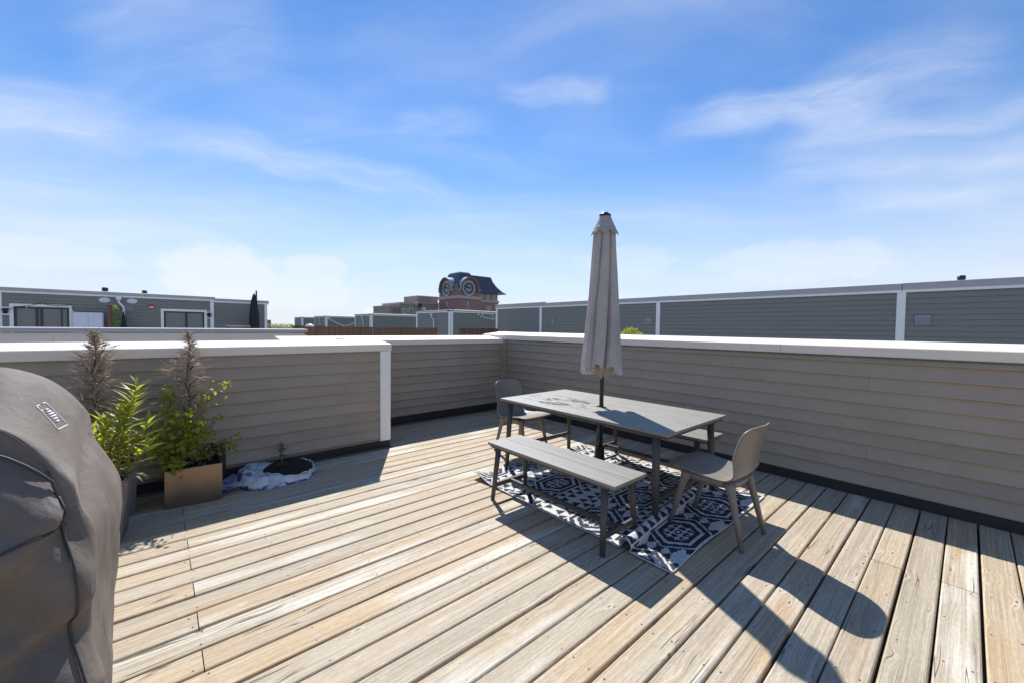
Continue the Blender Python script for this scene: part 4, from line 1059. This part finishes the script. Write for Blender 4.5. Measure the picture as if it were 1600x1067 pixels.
for k in range(6):
    a = -.5+k*.2; lg.tube([L2(a, -.42+.10*abs(k-2.5)), L2(a, .0), L2(a, .42-.10*abs(k-2.5))], .0026, 6)
lg.build('emblem', M['patch'], gr)

# ------------------------------------------------------------------ planters and plants
def tapered_planter(name, label, loc, w0, w1, h_, mat, rz=0.):
    t = thing(name, label, 'planter', loc, rz); b = MB(); i_ = .018
    P = [(-w0/2, -w0/2, 0), (w0/2, -w0/2, 0), (w0/2, w0/2, 0), (-w0/2, w0/2, 0)]
    k = 0; b.v += P + [(x*w1/w0, y*w1/w0, h_) for x, y, z in P] + [(x*(w1-2*i_)/w0, y*(w1-2*i_)/w0, h_) for x, y, z in P] + [(x*(w1-2*i_)/w0, y*(w1-2*i_)/w0, h_-.06) for x, y, z in P]
    for r_ in range(3):
        for j in range(4): b.face([r_*4+j, r_*4+(j+1) % 4, (r_+1)*4+(j+1) % 4, (r_+1)*4+j])
    b.face([3, 2, 1, 0]); b.build('pot', mat, t)
    s_ = (w1-2*i_)/2-.001; MB().box((-s_, -s_, h_-.10), (s_, s_, h_-.045)).build('soil', M['soil'], t)
    return t
pa = tapered_planter('tall_planter', 'tall grey tapered planter squeezed against the grill cover', (-.285, 3.55, 0), .21, .30, .40, M['planter_grey'], R(-6))
pb = tapered_planter('tall_planter', 'tall grey tapered planter behind the lance-leaved plant', (-.27, 4.0, 0), .23, .29, .38, M['planter_grey'], R(4))
pc = thing('square_planter', 'copper-brown fronted planter holding the leafy bush', 'planter', (.20, 4.03, 0), R(-3))
b = MB(); b.cbox((-.172, -.20, 0), (.172, -.185, .283), .002).build('front_panel', M['copper'], pc)
MB().box((-.17, -.1845, 0), (-.155, .17, .278)).box((.155, -.1845, 0), (.17, .17, .278)).box((-.1545, .155, 0), (.1545, .17, .278)).box((-.1545, -.1845, .0), (.1545, .1545, .03)).build('body', M['planter_black'], pc)
MB().box((-.154, -.184, .2), (.154, .1545, .235)).build('soil', M['soil'], pc)
pd = thing('black_pot', 'black square nursery pot behind the copper-fronted planter', 'pot', (.315, 4.255, 0))
MB().cbox((-.11, -.045, .0), (.11, .045, .34), .012).build('body', M['planter_black'], pd)

def lance_leaf_mesh():
    b = MB(); n = 7
    for k in range(n):
        t = k/(n-1); w_ = .0078*math.sin(math.pi*min(1, t*.9+.1))**.8*(1-t**3); z = -.25*.095*t*t; x = .095*t
        b.v += [(x, -w_, z+w_*.35), (x, 0, z), (x, w_, z+w_*.35)]
    for k in range(n-1):
        for j in range(2): a = k*3+j; b.face([a, a+1, a+4, a+3], 0, True)
    return b.mesh('leaf', M['leaf_lance'])
LLM = lance_leaf_mesh()
gd = thing('goldenrod_plant', 'bright yellow-green lance-leaved plant beside the grill cover', 'plant', (-.2, 3.52, .36))
rf = random.Random(5); nleaf = 0
stems = [((-.02, 0), (.10, .02), .62), ((-.06, .02), (.03, .0), .47), ((.0, -.03), (.06, -.05), .50), ((-.08, -.02), (-.05, -.04), .42), ((.03, .03), (.15, .05), .36), ((-.03, .05), (-.12, .06), .36), ((.02, -.04), (.16, -.10), .24)]
for (bx, by), (tx, ty), H_ in stems:
    pts = [Vector((bx+(tx-bx)*s_**1.5, by+(ty-by)*s_**1.5, H_*s_)) for s_ in [k/8 for k in range(9)]]
    MB().tube(pts, [.0045-.003*k/8 for k in range(9)], 6).build('stem', M['stem'], gd)
    n_ = int(H_*92)
    for k in range(n_):
        s_ = .12+.88*k/n_; f = s_*8; i_ = min(int(f), 7); q = pts[i_].lerp(pts[i_+1], f-i_); th = k*2.4+rf.uniform(-.3, .3)
        sz = 1.18*(.65+.55*math.sin(math.pi*min(1, (1-s_)*1.1+.15)))*rf.uniform(.8, 1.15); el = R(rf.uniform(20, 52)+45*max(0, s_-.6))
        o = put('leaf', LLM, gd, q); o.rotation_euler = (rf.uniform(-.3, .3), -el, th); o.scale = (sz, sz*1.25, sz); nleaf += 1
dr = MB()
for k in range(9):
    th = k*.8; q = Vector((.05*math.cos(th)+.03, .05*math.sin(th)-.03, .04)); e = q+Vector((.06*math.cos(th), .06*math.sin(th), -.03-.01*(k % 3)))
    dr.tube([q, (q+e)/2+Vector((0, 0, .015)), e], [.004, .007, .002], 6, flat=.3)
dr.build('dry_leaves', M['dry'], gd)

def dead_cedar(label, loc, H_, rad, seed, n_tw, bare=0.):
    t = thing('dead_cedar', label, 'tree', loc); rf = random.Random(seed); b = MB()
    tr = [Vector((.012*math.sin(k*1.3+seed), .012*math.cos(k*1.7), H_*k/10)) for k in range(11)]
    MB().tube(tr, [.014*(1-.85*k/10)+.002 for k in range(11)], 8).build('trunk', M['trunk'], t)
    for k in range(26):
        s_ = rf.uniform(.1, .85); q = tr[int(s_*10)]; th = rf.uniform(0, 6.28); rr = rad(s_)*.75
        e = q+Vector((rr*math.cos(th), rr*math.sin(th), rf.uniform(.05, .16)))
        MB().tube([q, q.lerp(e, .5)+Vector((0, 0, -.01)), e], [.005, .0035, .0015], 5).build('branch', M['trunk'], t)
    for k in range(n_tw):
        s_ = rf.random()**.85*(1-bare)+bare; s_ = min(s_, .995); f = s_*10; i_ = min(int(f), 9); c = tr[i_].lerp(tr[i_+1], f-i_)
        th = rf.uniform(0, 6.28); clump = .60+1.5*mnoise.noise(Vector((math.cos(th)*1.1, math.sin(th)*1.1, s_*5+seed))); rr = rad(s_)*max(.2, clump)
        r0 = rr*rf.random()**.7*.75; dv = Vector((math.cos(th), math.sin(th), rf.uniform(-.1, 1.1))).normalized(); q = c+Vector((math.cos(th)*r0, math.sin(th)*r0, 0))
        l = rf.uniform(.03, .11)*(1.25 if s_ < .8 else .6); bend = Vector((rf.uniform(-1, 1), rf.uniform(-1, 1), rf.uniform(-.9, .8)))*l*.55
        side = dv.cross(Vector((rf.uniform(-1, 1), rf.uniform(-1, 1), rf.uniform(-1, 1)))).normalized(); w_ = rf.uniform(.0014, .0042); i0 = len(b.v)
        m_ = q+dv*l*.5+bend*.3; e = q+dv*l+bend
        b.v += [tuple(q-side*w_), tuple(q+side*w_), tuple(m_+side*w_), tuple(m_-side*w_), tuple(e)]
        b.face([i0, i0+1, i0+2, i0+3]); b.face([i0+3, i0+2, i0+4])
    tag(b.build('twigs', M['twig'], t), kind='stuff')
    return t
dead_cedar('dead brown cedar behind the grill cover, wide and ragged', (-.345, 4.10, .33), .965, lambda s_: .05+.105*math.sin(math.pi*min(1, (1-s_)*.95+.05))**1.0*(1.1-s_*.5) if s_ < .9 else .05*(1.02-s_)/.12, 3, 2100, .02)
dead_cedar('dead brown cedar rising from the copper-fronted planter, slim and pointed', (.175, 4.10, .23), 1.065, lambda s_: (.04+.078*math.sin(math.pi*min(1, (1-s_)*1.0))**.8) if s_ < .9 else .05*(1.02-s_)/.12, 9, 1700, .02)

bu = thing('leafy_bush', 'sprawling bush with small round green leaves in the copper-fronted planter', 'bush', (.10, 3.98, .23))
rf = random.Random(21); lb_ = []
brs = [((.29, .0, .69), 60, .05), ((.13, -.10, .34), 130, .075), ((.18, .02, .33), 90, .06), ((-.10, -.05, .42), 160, .08), ((-.05, .03, .64), 130, .06), ((-.13, -.10, .22), 150, .08), ((.02, -.10, .26), 150, .08), ((.38, -.06, .20), 70, .05), ((.36, .02, .12), 45, .045), ((-.16, .0, .32), 90, .06), ((.05, -.08, .45), 80, .06), ((-.02, -.16, .10), 110, .07), ((.30, .0, .42), 30, .045)]
for (tx, ty, tz), nl, spd in brs:
    pts = [Vector((tx*s_**1.2, ty*s_**1.2, tz*(s_**.8))) for s_ in [k/8 for k in range(9)]]
    MB().tube(pts, [.004-.0027*k/8 for k in range(9)], 5).build('branch', M['trunk'], bu)
    for k in range(nl):
        s_ = 1-.62*rf.random()**1.3; f = s_*8; i_ = min(int(f), 7); q = pts[i_].lerp(pts[i_+1], min(1, f-i_)); lb_.append(q+Vector((rf.gauss(0, 1), rf.gauss(0, 1), rf.gauss(0, 1)))*spd*.55)
leaf_cloud('leaves', M['leaf_round'], bu, lb_, .042, 8, .62)

# opened bag of potting soil with a lily
bg_ = thing('soil_bag', 'opened white and blue potting soil bag lying by the wall', 'bag', (.82, 4.10, 0), R(4))
def m_bag():
    m, h, b = newmat('printed_plastic_bag'); tc = h.n('ShaderNodeTexCoord').outputs['Object']; s_ = h.n('ShaderNodeSeparateXYZ', {0: tc})
    n1_ = h.noise(tc, 9., 3., .55, .4); n2_ = h.noise(h.vm('ADD', tc, (3, 7, 1)), 11., 3., .5, .6)
    c = h.mix(h.mr(n2_, .3, .7), (.64, .63, .64), (.82, .80, .78))
    c = h.mix(h.m('MULTIPLY', h.mr(n1_, .55, .59), h.mr(s_.outputs[0], -.34, -.05, 1., 0.)), c, (.42, .10, .05))
    c = h.mix(h.m('MULTIPLY', h.mr(h.m('ADD', s_.outputs[2], h.m('MULTIPLY', h.m('SUBTRACT', n1_, .5), .10)), .018, .030, 1., 0.), h.mr(n2_, .40, .52)), c, (.012, .07, .22))
    c = h.mix(h.m('MULTIPLY', h.mr(h.noise(h.vm('ADD', tc, (9, 1, 4)), 7., 4., .6, .5), .53, .57), h.mr(s_.outputs[0], -.30, .02, .75, 0.)), c, (.08, .16, .38))
    h.put(b.inputs['Base Color'], c); b.inputs['Roughness'].default_value = .35
    bp = h.n('ShaderNodeBump', {'Strength': .5, 'Distance': .008, 'Height': h.noise(tc, 22., 4., .6, 1.)}); h.put(b.inputs['Normal'], bp.outputs[0]); return m
M['bag'] = m_bag()
n = 96; P = []; rings = [(1.06, .002), (1.05, .014), (1.02, .032), (.97, .055), (.91, .064), (.84, .064), (.72, .058), (.55, .052), (.35, .048), (.12, .046)]
def bag_r(th):
    c, s_ = math.cos(th), math.sin(th); rx = .27 if c > 0 else .32; ry = .285; e = 2.2 if c > 0 else 3.4
    return 1/((abs(c)/rx)**e+(abs(s_)/ry)**e)**(1/e)
bm_ = MB()
for k, (q, z) in enumerate(rings):
    for j in range(n):
        th = 2*math.pi*j/n; r_ = bag_r(th)*q; x, y = r_*math.cos(th), r_*math.sin(th); v = Vector((x*9, y*9, z*9))
        cr_ = mnoise.noise(v*.9)*.016+abs(mnoise.noise(v*2.1))*.016+abs(mnoise.noise(v*4.7))*.009
        left = min(1, max(0, (-x-.02)/.12)); zz = z+(cr_ if k > 1 else 0)*(.35+left) + (.02*left if 2 < k < 7 else 0)
        P.append((x+.010*mnoise.noise(v), y+.012*mnoise.noise(v+Vector((5, 5, 5))), max(.002, zz-(.03*left if k > 6 else 0)*0)))
bm_.grid(P, n, len(rings), closed=True); bm_.face([(len(rings)-1)*n+j for j in range(n)])
bm_.build('plastic', M['bag'], bg_)
op = []; sob = MB(); cxs, cys = .075, -.01
for k in range(48):
    th = 2*math.pi*k/48; c, s_ = math.cos(th), math.sin(th); rx = .18 if c > 0 else .22; ry = .27*(1 if c > -.2 else 1-.6*(-c-.2)); op.append(Vector((cxs+rx*c, cys+ry*s_, .0)))
P = []
for q, z in ((1., .066), (.93, .073), (.8, .075), (.5, .077), (.2, .080), (.02, .080)):
    for k in range(48):
        p_ = Vector((cxs, cys, 0)).lerp(op[k], q); P.append((p_.x, p_.y, z+.008*mnoise.noise(Vector((p_.x*30, p_.y*30, 0)))))
sob.grid(P, 48, 6, closed=True); sob.face([5*48+k for k in range(48)]); sob.build('soil', M['soil'], bg_)
MB().tube([(p_.x*1.02, p_.y*1.02, .067+.006*math.sin(k*1.9)+.006*math.sin(k*.7)) for k, p_ in enumerate(op+op[:1])], [.0042+.0022*math.sin(k*2.7) for k in range(49)], 7, caps=False).build('torn_edge', M['white'], bg_)
MB().grid([(-.33-.05*i_+.01*math.sin(j*2), -.20+.07*j, .05-.012*i_+.018*math.sin(j*1.7+i_)) for i_ in range(4) for j in range(6)], 6, 4).build('plastic_flap', M['bag'], bg_)
MB().grid([(.23+.02*i_, -.14+.03*j, .07-.018*i_+.01*math.sin(j*2)) for i_ in range(3) for j in range(4)], 4, 3).build('plastic_flap', M['bag'], bg_)
ly = thing('young_lily', 'small lily shoot growing from the open soil bag', 'plant', (.825, 4.085, .075))
MB().tube([(0, 0, 0), (.004, 0, .1), (.0, .004, .2)], [.006, .005, .004], 8).build('stem', M['stem'], ly)
rf = random.Random(2)
def lily_leaf():
    b = MB(); n = 6
    for k in range(n):
        t = k/(n-1); w_ = .0065*math.sin(math.pi*min(1, t*.85+.15)); b.v += [(.075*t, -w_, -.03*t*t), (.075*t, w_, -.03*t*t)]
    for k in range(n-1): b.face([2*k, 2*k+2, 2*k+3, 2*k+1], 0, True)
    return b.mesh('leaf', M['leaf_lily'])
LM = lily_leaf()
for k in range(64):
    top_ = k < 46; z = rf.uniform(.10, .205) if top_ else rf.uniform(.005, .05); o = put('leaf', LM, ly, (0, 0, z)); s_ = rf.uniform(.6, .95) if top_ else rf.uniform(.7, 1.2)
    o.rotation_euler = (rf.uniform(-.3, .3), -R(rf.uniform(5, 35)+250*max(0, z-.12)) if top_ else -R(rf.uniform(5, 30)), k*2.4); o.scale = (s_, s_*1.1, s_)
